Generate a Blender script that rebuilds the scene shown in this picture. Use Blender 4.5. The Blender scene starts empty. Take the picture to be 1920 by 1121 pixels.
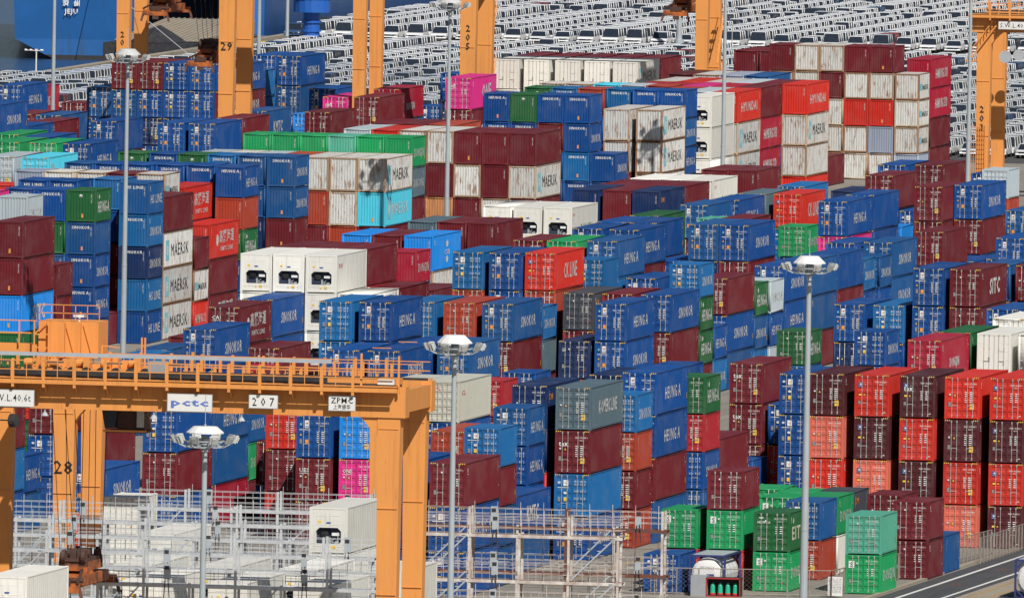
import bpy, math, random
import numpy as np
from mathutils import Vector, Matrix
random.seed(7)
C = bpy.context.scene.collection
SC = bpy.context.scene

# ---------------------------------------------------------------- camera, world, sun, exposure
F_PX, YAW, PIT, ROL, CAMH = 40771.0, math.radians(10.302), math.radians(2.574), math.radians(1.010), 83.0
CAM = np.array([280.0, -1500.0, CAMH])
cd = bpy.data.cameras.new('camera'); cam = bpy.data.objects.new('camera', cd); C.objects.link(cam)
cd.sensor_fit = 'HORIZONTAL'; cd.sensor_width = 36.0; cd.lens = F_PX/1920*36.0
cd.clip_start = 50; cd.clip_end = 9000
r0 = Vector((math.cos(YAW), math.sin(YAW), 0)); f0 = Vector((-math.sin(YAW), math.cos(YAW), 0)); Zv = Vector((0,0,1))
fw = f0*math.cos(PIT) - Zv*math.sin(PIT); up0 = f0*math.sin(PIT) + Zv*math.cos(PIT)
Rv = r0*math.cos(ROL) + up0*math.sin(ROL); Uv = up0*math.cos(ROL) - r0*math.sin(ROL)
m3 = Matrix((Rv, Uv, -fw)).transposed()
cam.matrix_world = Matrix.Translation(Vector(CAM)) @ m3.to_4x4()
SC.camera = cam

SUN = Vector((1.0, -1.6, 1.85)).normalized()
w = bpy.data.worlds.new('World'); SC.world = w; w.use_nodes = True
nt = w.node_tree; bg = nt.nodes['Background']
sky = nt.nodes.new('ShaderNodeTexSky'); sky.sky_type = 'NISHITA'; sky.sun_disc = False
sky.sun_elevation = math.asin(SUN.z); sky.sun_rotation = math.atan2(SUN.x, SUN.y)
nt.links.new(sky.outputs[0], bg.inputs[0]); bg.inputs[1].default_value = 0.050
sl = bpy.data.lights.new('sun', 'SUN'); sl.energy = 5.0; sl.angle = math.radians(0.5); sl.color = (1.0, 0.955, 0.88)
so = bpy.data.objects.new('sun', sl); C.objects.link(so); so.rotation_euler = SUN.to_track_quat('Z', 'Y').to_euler()
so.location = (0, 0, 300)
vs = SC.view_settings; vs.view_transform = 'Standard'; vs.look = 'None'; vs.exposure = 0.0; vs.gamma = 1.0; vs.use_curve_mapping = False

# ---------------------------------------------------------------- materials
def lin(h):
    h = h.lstrip('#'); c = [int(h[i:i+2], 16)/255 for i in (0, 2, 4)]
    return tuple((x/12.92 if x <= .04045 else ((x+.055)/1.055)**2.4) for x in c)
def nodes(name):
    m = bpy.data.materials.new(name); m.use_nodes = True
    n = m.node_tree.nodes; l = m.node_tree.links; b = n['Principled BSDF']
    return m, n, l, b
def mixc(n, l, fac, a, b, mode='MIX'):
    x = n.new('ShaderNodeMix'); x.data_type = 'RGBA'; x.blend_type = mode
    for s, v in ((0, fac), (6, a), (7, b)):
        if hasattr(v, 'links'): l.new(v, x.inputs[s])
        else: x.inputs[s].default_value = v if not isinstance(v, tuple) else (*v[:3], 1)
    return x.outputs[2]
def noise(n, l, vec, scale, detail=4, rough=.6):
    t = n.new('ShaderNodeTexNoise'); t.inputs['Scale'].default_value = scale
    t.inputs['Detail'].default_value = detail; t.inputs['Roughness'].default_value = rough
    if vec is not None: l.new(vec, t.inputs['Vector'])
    return t.outputs['Fac']
def ramp(n, l, fac, a, b, lo=0., hi=1.):
    t = n.new('ShaderNodeMapRange'); l.new(fac, t.inputs[0])
    t.inputs[1].default_value = a; t.inputs[2].default_value = b; t.inputs[3].default_value = lo; t.inputs[4].default_value = hi
    return t.outputs[0]
def mapping(n, l, scale, loc_from_obj=False):
    tc = n.new('ShaderNodeTexCoord'); mp = n.new('ShaderNodeMapping'); mp.inputs['Scale'].default_value = scale
    l.new(tc.outputs['Object'], mp.inputs['Vector'])
    if loc_from_obj:
        oi = n.new('ShaderNodeObjectInfo'); mu = n.new('ShaderNodeMath'); mu.operation = 'MULTIPLY'; mu.inputs[1].default_value = 300
        l.new(oi.outputs['Random'], mu.inputs[0]); l.new(mu.outputs[0], mp.inputs['Location'])
    return mp.outputs['Vector']
def paint_mat(name, src, rust):
    """Container paint: colour from the object (or from the face attribute), mottling, vertical streaks, rust."""
    m, n, l, b = nodes(name)
    if src == 'obj':
        o = n.new('ShaderNodeObjectInfo'); col = o.outputs['Color']
    else:
        o = n.new('ShaderNodeAttribute'); o.attribute_name = 'paint'; col = o.outputs['Color']
    v1 = mapping(n, l, (1, 1, 1), src == 'obj'); v2 = mapping(n, l, (3.2, 3.2, .22), src == 'obj')
    mott = noise(n, l, v1, 1.3, 5); streak = noise(n, l, v2, 1.6, 4)
    c = mixc(n, l, ramp(n, l, mott, .35, .7, 0, .30), col, mixc(n, l, .05, mixc(n, l, 1.0, col, (1.25, 1.25, 1.25), 'MULTIPLY'), (.25, .24, .23)))
    c = mixc(n, l, ramp(n, l, streak, .52, .75, 0, .30 if not rust else .5), c, mixc(n, l, .65, c, (.05, .035, .03)))
    rc = mixc(n, l, noise(n, l, v1, 6, 3), (.13, .042, .018), (.30, .135, .055))
    if rust:
        v3 = mapping(n, l, (5.5, 5.5, .55), src == 'obj'); v4 = mapping(n, l, (1.6, 1.6, 1.0), src == 'obj')
        big = noise(n, l, v4, .9, 4); rn = noise(n, l, v3, 1.5, 8, .7)
        mu = n.new('ShaderNodeMath'); mu.operation = 'MULTIPLY_ADD'; l.new(big, mu.inputs[0]); mu.inputs[1].default_value = .45; l.new(rn, mu.inputs[2])
        c = mixc(n, l, ramp(n, l, mu.outputs[0], .76, .86, 0, .85), c, rc)
        v5 = mapping(n, l, (4, 4, 4), src == 'obj'); c = mixc(n, l, ramp(n, l, noise(n, l, v5, 2.4, 7, .75), .60, .68, 0, .7), c, rc)
    else:
        v3 = mapping(n, l, (2.2, 2.2, .8), src == 'obj'); c = mixc(n, l, ramp(n, l, noise(n, l, v3, 2.6, 9, .72), .66, .71, 0, .6), c, rc)
        v6 = mapping(n, l, (.5, .28, .5), src == 'obj'); c = mixc(n, l, ramp(n, l, noise(n, l, v6, 1.0, 3), .45, .65, 0, .07), c, (.30, .29, .28))
        v7 = mapping(n, l, (6, 6, .5), src == 'obj'); c = mixc(n, l, ramp(n, l, noise(n, l, v7, 1.3, 7, .72), .63, .72, 0, .55), c, rc)
    l.new(c, b.inputs['Base Color']); b.inputs['Roughness'].default_value = .55 if not rust else .75
    b.inputs['Specular IOR Level'].default_value = .22
    bp = n.new('ShaderNodeBump'); bp.inputs['Strength'].default_value = .25; bp.inputs['Distance'].default_value = .03
    l.new(mott, bp.inputs['Height']); l.new(bp.outputs[0], b.inputs['Normal'])
    return m
def simple(name, col, rough=.6, metal=0., var=.15, scale=2., spec=.4, dirt=(.12, .1, .08)):
    m, n, l, b = nodes(name)
    v = mapping(n, l, (1, 1, 1)); f = noise(n, l, v, scale, 5)
    c = mixc(n, l, ramp(n, l, f, .35, .75, 0, var), tuple(col), tuple(dirt))
    l.new(c, b.inputs['Base Color']); b.inputs['Roughness'].default_value = rough; b.inputs['Metallic'].default_value = metal
    b.inputs['Specular IOR Level'].default_value = spec
    return m
def attr_mat(name, rough=.55, spec=.4, metal=0.):
    m, n, l, b = nodes(name); a = n.new('ShaderNodeAttribute'); a.attribute_name = 'paint'
    v = mapping(n, l, (1, 1, 1)); f = noise(n, l, v, 5, 3)
    l.new(mixc(n, l, ramp(n, l, f, .42, .68, 0, .55), a.outputs['Color'], (.16, .15, .15)), b.inputs['Base Color'])
    b.inputs['Roughness'].default_value = rough; b.inputs['Specular IOR Level'].default_value = spec; b.inputs['Metallic'].default_value = metal
    return m
M = {}
M['paint'] = paint_mat('container_paint', 'obj', False); M['rusty'] = paint_mat('rusty_container_paint', 'obj', True)
M['apaint'] = paint_mat('container_paint_by_face', 'attr', False); M['arusty'] = paint_mat('rusty_paint_by_face', 'attr', True)
M['decal'] = attr_mat('printed_marking', .6)
M['orange'] = simple('crane_orange_paint', (.72, .30, .075), .5, 0, .25, .45, .35, (.42, .13, .03))
def _orange():
    m, n, l, b = nodes('crane_paint'); col = (.70, .29, .07)
    a = mapping(n, l, (1, 1, 1)); s = mapping(n, l, (2.5, 2.5, .12)); f = mapping(n, l, (9, 9, 1.2))
    c = mixc(n, l, ramp(n, l, noise(n, l, a, .35, 5), .3, .7, 0, .5), col, (.62, .25, .085))
    c = mixc(n, l, ramp(n, l, noise(n, l, s, 1.0, 6, .7), .50, .72, 0, .5), c, (.40, .14, .045))
    c = mixc(n, l, ramp(n, l, noise(n, l, f, .8, 8, .75), .62, .70, 0, .7), c, (.17, .06, .03))
    l.new(c, b.inputs['Base Color']); b.inputs['Roughness'].default_value = .6; b.inputs['Specular IOR Level'].default_value = .3
    return m
M['orange'] = _orange()
M['orange_rust'] = simple('stained_orange_steel', (.52, .14, .03), .6, 0, 1.3, .9, .3, (.05, .03, .025))
M['brown'] = simple('dark_brown_steel', (.06, .022, .015), .7, 0, .4, 1.)
M['galv'] = simple('galvanised_steel', (.42, .46, .50), .5, .15, .3, 1.2, .5, (.2, .21, .22))
M['pole'] = simple('mast_grey_paint', (.38, .42, .45), .5, .1, .35, .5, .4, (.19, .2, .2))
M['white'] = simple('white_paint', (.70, .70, .69), .45, 0, .2, 1.5, .4, (.4, .38, .34))
M['rack'] = simple('rack_galvanised_steel', (.56, .58, .60), .45, .1, .45, 2.0, .5, (.2, .19, .18)); M['hood'] = simple('hood_grey_white', (.50, .51, .51), .5, 0, .3, 3.)
M['wrust'] = simple('white_rusty_paint', (.62, .60, .56), .6, 0, .8, 1.4, .4, (.22, .09, .05))
M['rust'] = simple('rust_brown_steel', (.14, .045, .03), .8, 0, .5, 2.)
M['dark'] = simple('dark_steel', (.02, .022, .028), .6, 0, .3, 2.)
M['black'] = simple('black_print', (.012, .012, .014), .6, 0, .05)
M['lamp'] = simple('lamp_glass', (.42, .44, .44), .2, .2, .25, 6.)
M['glass'] = simple('tinted_glass', (.012, .02, .035), .25, 0, .1, 3., .35)
M['grey'] = simple('grey_paint', (.30, .32, .34), .55, 0, .2)
M['rod'] = simple('lock_rod_steel', (.50, .50, .48), .4, .25, .35, 8., .5, (.2, .16, .13))
M['blueg'] = simple('logo_blue', (.10, .17, .50), .5, 0, .1)

# ---------------------------------------------------------------- mesh builder
class MB:
    def __init__(s): s.v = []; s.f = []; s.m = []; s.c = []; s.col = None; s.mi = 0
    def face(s, pts):
        k = len(s.v); s.v += [tuple(p) for p in pts]; s.f.append(tuple(range(k, k+len(pts)))); s.m.append(s.mi); s.c.append(s.col)
    def box(s, x0, y0, z0, x1, y1, z1, skip=''):
        k = len(s.v)
        s.v += [(x0,y0,z0),(x1,y0,z0),(x1,y1,z0),(x0,y1,z0),(x0,y0,z1),(x1,y0,z1),(x1,y1,z1),(x0,y1,z1)]
        for nme, q in (('b',(0,3,2,1)),('t',(4,5,6,7)),('f',(0,1,5,4)),('r',(1,2,6,5)),('k',(2,3,7,6)),('l',(3,0,4,7))):
            if nme not in skip: s.f.append(tuple(k+i for i in q)); s.m.append(s.mi); s.c.append(s.col)
    def bar(s, p, q, w, h=None, upv=(0,0,1)):
        h = h or w; p = Vector(p); q = Vector(q); d = (q-p).normalized(); u = Vector(upv)
        if abs(d.dot(u)) > .95: u = Vector((0,1,0))
        a = d.cross(u).normalized()*w/2; b = a.cross(d).normalized()*h/2
        k = len(s.v)
        for o in (p, q):
            for sa, sb in ((-1,-1),(1,-1),(1,1),(-1,1)): s.v.append(tuple(o+a*sa+b*sb))
        for qd in ((0,1,2,3),(7,6,5,4),(0,4,5,1),(1,5,6,2),(2,6,7,3),(3,7,4,0)):
            s.f.append(tuple(k+i for i in qd)); s.m.append(s.mi); s.c.append(s.col)
    def tube(s, p, q, r0, r1=None, n=8, caps=True):
        r1 = r0 if r1 is None else r1
        p = Vector(p); q = Vector(q); d = (q-p).normalized(); u = Vector((0,0,1))
        if abs(d.dot(u)) > .95: u = Vector((0,1,0))
        a = d.cross(u).normalized(); b = a.cross(d).normalized(); k = len(s.v)
        for o, r in ((p, r0), (q, r1)):
            for i in range(n):
                t = 2*math.pi*i/n; s.v.append(tuple(o + a*math.cos(t)*r + b*math.sin(t)*r))
        for i in range(n):
            j = (i+1) % n; s.f.append((k+i, k+n+i, k+n+j, k+j)[::-1] if False else (k+i, k+j, k+n+j, k+n+i)); s.m.append(s.mi); s.c.append(s.col)
        if caps:
            s.f.append(tuple(k+i for i in range(n))[::-1]); s.m.append(s.mi); s.c.append(s.col)
            s.f.append(tuple(k+n+i for i in range(n))); s.m.append(s.mi); s.c.append(s.col)
    def prism(s, pts, axis, a, b):
        """polygon pts in the plane across 'axis', pushed from a to b"""
        def P(p, t):
            return (t, p[0], p[1]) if axis == 'x' else (p[0], t, p[1]) if axis == 'y' else (p[0], p[1], t)
        n = len(pts)
        s.face([P(p, a) for p in pts]); s.face([P(p, b) for p in pts][::-1])
        for i in range(n):
            j = (i+1) % n; s.face([P(pts[i], a), P(pts[i], b), P(pts[j], b), P(pts[j], a)])
    def add(s, other, M4=None):
        k = len(s.v)
        s.v += [tuple(M4 @ Vector(p)) if M4 is not None else p for p in other.v]
        s.f += [tuple(i+k for i in f) for f in other.f]; s.m += other.m; s.c += other.c
        return s
    def mesh(s, name, mats):
        me = bpy.data.meshes.new(name); me.from_pydata(s.v, [], s.f)
        for m in mats: me.materials.append(m)
        if len(mats) > 1: me.polygons.foreach_set('material_index', s.m)
        if any(c is not None for c in s.c):
            at = me.attributes.new('paint', 'FLOAT_COLOR', 'CORNER'); arr = []
            for f, c in zip(s.f, s.c): arr += list((*(c or (.5, .5, .5)), 1.0))*len(f)
            at.data.foreach_set('color', arr)
        me.update(); return me
def link(name, me, parent=None, loc=(0,0,0), color=None, rot=None):
    o = bpy.data.objects.new(name, me); C.objects.link(o)
    if parent is not None: o.parent = parent
    o.location = loc
    if rot: o.rotation_euler = rot
    if color: o.color = (*color[:3], 1)
    return o
def tag(o, label=None, cat=None, group=None, kind=None):
    if label: o['label'] = label
    if cat: o['category'] = cat
    if group: o['group'] = group
    if kind: o['kind'] = kind
    return o
def thing(name, label, cat, loc=(0,0,0), rz=0, group=None):
    o = bpy.data.objects.new(name, None); o.empty_display_size = .5; C.objects.link(o)
    o.location = loc; o.rotation_euler = (0, 0, rz); return tag(o, label, cat, group)
def part(name, mb, mat, parent, color=None):
    return link(name, mb.mesh(name, mat if isinstance(mat, list) else [mat]), parent, color=color)
def copy_tree(o, parent=None):
    c = o.copy(); C.objects.link(c)
    if parent is not None: c.parent = parent
    for ch in list(o.children): copy_tree(ch, c)
    return c

_txt = {}
def text(s, size=1.0, bold=0.0):
    """vertices (x, y) and faces of a line of lettering, left-bottom at 0,0, cap height = size"""
    key = (s, bold)
    if key not in _txt:
        cu = bpy.data.curves.new('t', 'FONT'); cu.body = s; cu.resolution_u = 1; cu.offset = bold*.45; cu.space_character = 1.12; cu.fill_mode = 'FRONT'
        ob = bpy.data.objects.new('t', cu); C.objects.link(ob); bpy.context.view_layer.update()
        me = bpy.data.meshes.new_from_object(ob.evaluated_get(bpy.context.evaluated_depsgraph_get()))
        vv = [(v.co.x, v.co.y) for v in me.vertices]; ff = [tuple(p.vertices) for p in me.polygons]
        bpy.data.objects.remove(ob); bpy.data.curves.remove(cu); bpy.data.meshes.remove(me)
        if vv:
            x0 = min(v[0] for v in vv); vv = [(v[0]-x0, v[1]) for v in vv]
        _txt[key] = (vv, ff)
    vv, ff = _txt[key]; h = .70
    return [(a*size/h, b*size/h) for a, b in vv], ff
def put_text(mb, s, plane, u, v, w, size, t, bold=0.02, vertical=False, anchor='l'):
    """plane 'f': face looking -Y at y=t (u = x); 'r': face looking +X at x=t (u = y). Width w stretches the line."""
    vv, ff = text(s, size, bold)
    if not vv: return
    W = max(p[0] for p in vv) or 1; k = (w/W) if w else 1
    if anchor == 'c': u -= W*k/2
    base = len(mb.v)
    for a, b in vv:
        if vertical: a, b = b, -a
        p = (u+a*k, v+b)
        mb.v.append((p[0], t, p[1]) if plane == 'f' else (t, p[0], p[1]))
    for f in ff: mb.f.append(tuple(base+i for i in f)); mb.m.append(mb.mi); mb.c.append(mb.col)
def rect(mb, plane, u0, v0, u1, v1, t):
    q = [(u0,v0),(u1,v0),(u1,v1),(u0,v1)]
    mb.face([(a, t, b) if plane == 'f' else (t, a, b) for a, b in q])
def ngon(mb, plane, u, v, r, t, n=10, ru=None, a0=0):
    q = [(u+(ru or r)*math.cos(a0+2*math.pi*i/n), v+r*math.sin(a0+2*math.pi*i/n)) for i in range(n)]
    mb.face([(a, t, b) if plane == 'f' else (t, a, b) for a, b in q])
WH = (.72, .72, .70); YE = (.80, .50, .04); OR = (.75, .28, .03); GR = (.22, .22, .22); BK = (.015, .015, .02); RD = (.6, .03, .03); CY = (.25, .62, .72)

# container stacks: x, y, length, height, tiers, specs from the top down (paint.end.side text.front text)
STACKS = [
 (21.33, -248.12, 12.192, 2.896, 3, ['w.R']),
 (17.08, -199.20, 12.192, 2.896, 1, ['w.R']),
 (19.69, -199.20, 12.192, 2.896, 2, ['w.R']),
 (22.40, -199.20, 12.192, 2.896, 1, ['w.R']),
 (25.01, -199.20, 12.192, 2.896, 2, ['w.R']),
 (27.71, -199.20, 12.192, 2.896, 1, ['w.R']),
 (30.31, -199.20, 12.192, 2.896, 2, ['w.R']),
 (33.01, -199.20, 12.192, 2.896, 1, ['w.R']),
 (35.66, -199.20, 12.192, 2.896, 1, ['w.R']),
 (15.83, -183.00, 12.192, 2.896, 2, ['w.R']),
 (18.50, -183.00, 12.192, 2.896, 1, ['w.R']),
 (21.07, -183.00, 12.192, 2.896, 2, ['w.R']),
 (23.74, -183.00, 12.192, 2.896, 1, ['w.R']),
 (26.31, -183.00, 12.192, 2.896, 2, ['w.R']),
 (28.98, -183.00, 12.192, 2.896, 1, ['w.R']),
 (31.54, -183.00, 12.192, 2.896, 2, ['w.R']),
 (24.88, -165.94, 12.192, 2.896, 3, ['w.R']),
 (10.50, -149.20, 12.192, 2.896, 2, ['w.R']),
 (13.31, -149.20, 12.192, 2.896, 1, ['w.R']),
 (16.06, -149.20, 12.192, 2.896, 1, ['w.R']),
 (18.82, -149.20, 12.192, 2.896, 1, ['w.R']),
 (22.10, -110.00, 12.192, 2.896, 3, ['m.D', 'N.D.H', 'N.D']),
 (18.86, -108.54, 12.192, 2.896, 3, ['N.D', 'N.D', 'N.D']),
 (34.51, -99.52, 6.058, 2.591, 1, ['N.D']),
 (37.51, -99.50, 6.058, 2.591, 1, ['K.K']),
 (22.10, -97.77, 6.058, 2.591, 4, ['b.D', 'm.D', 'N.D', 'N.D']),
 (-2.07, -97.40, 6.058, 2.591, 2, ['w.Q']),
 (40.87, -94.26, 6.058, 2.591, 2, ['g.D.E2.HEUNG-A', 'G.D.J.swirl']),
 (47.00, -94.26, 6.058, 2.591, 2, ['t.D', 'G.D.J.swirl']),
 (34.59, -93.42, 6.058, 2.591, 2, ['G.D.-.swirl']),
 (37.60, -93.40, 6.058, 2.591, 3, ['m.D', 'G.D.-.swirl']),
 (20.59, -82.70, 12.192, 2.591, 2, ['N.D.K2']),
 (40.56, -79.94, 6.058, 2.591, 2, ['N.D', 'o.D']),
 (47.21, -76.35, 6.058, 2.591, 2, ['m.D', 'm.D']),
 (38.05, -75.62, 6.058, 2.591, 2, ['G.D.-.swirl']),
 (-8.88, -75.43, 12.192, 2.896, 2, ['N.D.S']),
 (40.54, -72.98, 6.058, 2.591, 2, ['G.D.J', 'w.D']),
 (19.04, -70.46, 6.058, 2.591, 4, ['N.D.H', 'N.D.H', 'N.D', 'N.D']),
 (47.18, -69.20, 6.058, 2.591, 1, ['N.D']),
 (38.03, -69.18, 6.058, 2.591, 2, ['G.D']),
 (44.20, -68.73, 6.058, 2.591, 2, ['m.D']),
 (40.51, -66.56, 6.058, 2.591, 2, ['d.D.o']),
 (35.41, -65.60, 6.058, 2.591, 2, ['G.D']),
 (22.34, -65.39, 12.192, 2.896, 4, ['e.D.E', 'm.D.-.tex', 'b.D', 'N.D.H']),
 (19.17, -64.37, 12.192, 2.896, 4, ['v.D.o']),
 (-19.51, -62.35, 12.192, 2.896, 3, ['m.D', 'b.D', 'N.D']),
 (2.57, -54.56, 12.192, 2.896, 3, ['N.D', 'm.D.-.UES', 'm.D']),
 (5.55, -54.56, 12.192, 2.896, 3, ['s.D', 'p.D.-.ONE', 'm.D']),
 (-8.35, -52.94, 12.192, 2.896, 3, ['N.D', 'm.D', 'N.D']),
 (-19.54, -50.12, 6.058, 2.591, 2, ['N.D.H']),
 (22.59, -48.95, 6.058, 2.591, 4, ['b.D.S', 'o.D', 'm.D', 'o.D']),
 (-1.51, -44.32, 12.192, 2.896, 3, ['r.D']),
 (22.87, -42.85, 12.192, 2.896, 4, ['N.D.H', 'N.D.H', 'm.D', 'N.D']),
 (-8.59, -38.70, 12.192, 2.896, 3, ['N.D.H', 'N.D', 'k.D']),
 (34.89, -37.32, 12.192, 2.896, 4, ['M.D', 'O.D', 'r.D', 'm.D']),
 (38.01, -37.32, 12.192, 2.896, 4, ['r.D', 'M.D', 'O.D', 'm.D']),
 (41.15, -37.32, 12.192, 2.896, 4, ['M.D.-.tex', 'r.D', 'M.D', 'm.D']),
 (44.24, -37.32, 12.192, 2.896, 4, ['r.D', 'M.D', 'r.D', 'O.D']),
 (47.36, -37.32, 12.192, 2.896, 4, ['r.D', 'M.D', 'r.D', 'M.D']),
 (-3.99, -34.85, 12.192, 2.896, 2, ['m.D', 'N.D']),
 (-20.25, -33.55, 12.192, 2.896, 3, ['m.D', 'N.D', 'N.D']),
 (-8.55, -26.47, 6.058, 2.591, 3, ['N.D.S', 'G.D.J', 'm.D']),
 (22.60, -21.85, 6.058, 2.591, 4, ['g.D.G', 'q.D', 'N.D.S', 'N.D']),
 (-20.04, -21.32, 12.192, 2.896, 2, ['m.D', 'N.D']),
 (22.41, -14.92, 12.192, 2.896, 2, ['m.D']),
 (-25.26, -14.86, 12.192, 2.896, 3, ['r.D', 'g.D', 'N.D']),
 (4.38, -14.23, 12.192, 2.896, 2, ['o.D']),
 (-0.58, -6.06, 12.192, 2.896, 3, ['x.D']),
 (18.57, -5.80, 6.058, 2.591, 4, ['N.D']),
 (1.90, -3.23, 12.192, 2.896, 3, ['x.D.c.OOCL']),
 (-16.77, 3.24, 12.192, 2.896, 4, ['N.D.S']),
 (10.77, 12.08, 12.192, 2.896, 3, ['v.D']),
 (33.14, 14.75, 12.192, 2.896, 4, ['k.D.K']),
 (1.16, 17.65, 6.058, 2.591, 3, ['q.D']),
 (18.90, 19.87, 6.058, 2.591, 1, ['N.D']),
 (22.95, 20.92, 12.192, 2.896, 3, ['N.D', 'N.D', 'N.D']),
 (36.12, 27.17, 12.192, 2.896, 4, ['w.Q']),
 (39.06, 27.17, 12.192, 2.896, 4, ['w.Q']),
 (33.18, 27.76, 12.192, 2.896, 4, ['g.D']),
 (1.20, 30.50, 6.058, 2.591, 3, ['N.D']),
 (17.15, 33.89, 12.192, 2.896, 3, ['m.D.-.tex', 'm.D.-.tex', 'm.D']),
 (19.81, 34.75, 12.192, 2.896, 2, ['N.D']),
 (-13.20, 38.77, 12.192, 2.896, 3, ['N.D']),
 (-10.24, 38.77, 12.192, 2.896, 3, ['N.D.S']),
 (33.42, 50.90, 12.192, 2.896, 4, ['w.D']),
 (-16.12, 50.91, 12.192, 2.896, 4, ['b.D', 'b.D']),
 (-13.28, 51.39, 12.192, 2.896, 4, ['N.D.H', 'N.D']),
 (-10.28, 51.39, 12.192, 2.896, 3, ['N.D']),
 (-7.44, 51.39, 12.192, 2.896, 3, ['N.D.S']),
 (-28.39, 62.67, 12.192, 2.896, 2, ['k.D']),
 (-25.60, 62.67, 12.192, 2.896, 2, ['k.D']),
 (-22.81, 62.67, 12.192, 2.896, 2, ['m.D']),
 (-20.03, 62.67, 12.192, 2.896, 2, ['m.D']),
 (-17.33, 63.14, 12.192, 2.896, 2, ['m.D']),
 (30.55, 65.88, 12.192, 2.896, 4, ['N.D']),
 (-37.26, 78.93, 12.192, 2.896, 2, ['b.D', 'N.D']),
 (-30.66, 98.95, 12.192, 2.896, 2, ['m.D']),
 (-34.03, 100.41, 12.192, 2.896, 3, ['m.D.C.CAI']),
 (8.46, 105.10, 6.058, 2.591, 3, ['g.D.G']),
 (13.98, 107.49, 6.058, 2.591, 3, ['N.D.S', 'N.D']),
 (-34.20, 114.42, 12.192, 2.896, 3, ['N.D.S', 'N.D']),
 (-22.31, 117.34, 12.192, 2.896, 3, ['b.D']),
 (-19.23, 117.34, 12.192, 2.896, 3, ['o.D']),
 (-16.25, 117.34, 12.192, 2.896, 3, ['N.D.S', 'm.D']),
 (-8.47, 122.44, 12.192, 2.896, 3, ['N.D.H', 'N.D.S']),
 (-11.24, 122.44, 12.192, 2.896, 2, ['v.D.-.ring']),
 (-36.76, 126.63, 12.192, 2.896, 4, ['w.R', 'w.R', 'w.R']),
 (-31.70, 126.63, 12.192, 2.896, 4, ['w.R.d', 'w.R', 'w.R', 'w.R']),
 (-29.18, 126.63, 12.192, 2.896, 3, ['w.R']),
 (-34.24, 126.65, 12.192, 2.896, 4, ['w.R', 'w.R']),
 (14.51, 130.89, 12.192, 2.896, 4, ['N.D', 'N.D']),
 (17.37, 130.89, 12.192, 2.896, 4, ['m.D.T', 'm.D']),
 (8.39, 131.36, 12.192, 2.896, 3, ['N.D', 'v.D']),
 (11.42, 131.36, 12.192, 2.896, 3, ['b.D']),
 (-17.02, 134.01, 6.058, 2.591, 3, ['b.D.S', 'e.D']),
 (-22.58, 138.88, 12.192, 2.896, 4, ['b.D', 'o.D']),
 (-19.72, 138.88, 12.192, 2.896, 4, ['N.D', 'N.D']),
 (-13.90, 138.88, 12.192, 2.896, 3, ['d.D.o', 'm.D']),
 (-10.91, 138.88, 12.192, 2.896, 3, ['m.D']),
 (-7.87, 138.88, 12.192, 2.896, 3, ['N.D.S', 'm.D']),
 (-36.81, 139.22, 12.192, 2.896, 4, ['m.F']),
 (-34.27, 139.22, 12.192, 2.896, 4, ['m.F']),
 (-31.72, 139.22, 12.192, 2.896, 4, ['m.F']),
 (-29.17, 139.22, 12.192, 2.896, 3, ['m.F']),
 (-17.15, 140.11, 12.192, 2.896, 4, ['r.D.X', 'o.D', 'm.D']),
 (-49.80, 152.04, 12.192, 2.896, 1, ['N.D']),
 (-8.44, 154.92, 6.058, 2.591, 4, ['b.D.S', 'g.D.G', 'g.D.G', 'm.D']),
 (-16.65, 158.90, 6.058, 2.591, 4, ['b.D']),
 (-22.22, 162.59, 12.192, 2.896, 4, ['m.D']),
 (-19.55, 162.59, 12.192, 2.896, 4, ['G.D']),
 (-8.87, 164.10, 6.058, 2.591, 2, ['N.D.H', 'b.D.S']),
 (-16.78, 164.99, 12.192, 2.896, 4, ['N.D.H']),
 (-14.03, 166.93, 12.192, 2.896, 3, ['N.D']),
 (-8.89, 170.19, 12.192, 2.896, 3, ['m.D', 'N.D.S', 'N.D']),
 (-65.55, 172.65, 12.192, 2.896, 4, ['m.F', 'm.F', 's.F.T']),
 (-51.59, 173.70, 12.192, 2.896, 1, ['m.F']),
 (-8.81, 182.42, 6.058, 2.591, 3, ['g.D.G', 'N.D.S', 'b.D']),
 (-65.28, 184.88, 6.058, 2.591, 3, ['m.F', 'm.F', 'm.F']),
 (-18.87, 186.54, 12.192, 2.896, 4, ['N.D.H']),
 (-68.18, 186.92, 6.058, 2.591, 5, ['y.F.P']),
 (-21.90, 186.94, 12.192, 2.896, 4, ['N.D']),
 (-8.61, 188.51, 6.058, 2.591, 3, ['y.D.P', 'N.D.H', 'y.D']),
 (-72.53, 194.50, 6.058, 2.591, 5, ['p.F']),
 (-8.56, 194.61, 12.192, 2.896, 3, ['N.D.S', 'N.D.H', 'm.D']),
 (-17.37, 198.78, 12.192, 2.896, 3, ['N.D', 'N.D']),
 (-14.89, 200.22, 12.192, 2.896, 4, ['N.D']),
 (-12.41, 200.22, 12.192, 2.896, 4, ['N.D.S', 'm.D']),
 (-22.32, 200.31, 12.192, 2.896, 4, ['N.D']),
 (-19.84, 200.31, 12.192, 2.896, 4, ['N.D', 'm.D']),
 (-38.07, 202.24, 12.192, 2.896, 2, ['m.F']),
 (-70.85, 202.72, 6.058, 2.591, 5, ['N.F.-.SINOKOR']),
 (-68.33, 202.72, 6.058, 2.591, 5, ['N.F.-.SINOKOR', 'g.F', 'N.F']),
 (-65.86, 202.72, 6.058, 2.591, 5, ['g.F.G.LOGO', 'N.F.-.SINOKOR', 'N.F.S.SINOKOR', 'N.F.H.HEUNG A', 'N.F.S']),
 (-8.43, 206.83, 12.192, 2.896, 3, ['N.D', 'N.D', 'm.D']),
 (7.53, 206.98, 12.192, 2.896, 3, ['N.D']),
 (10.37, 206.98, 12.192, 2.896, 3, ['m.D']),
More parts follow.
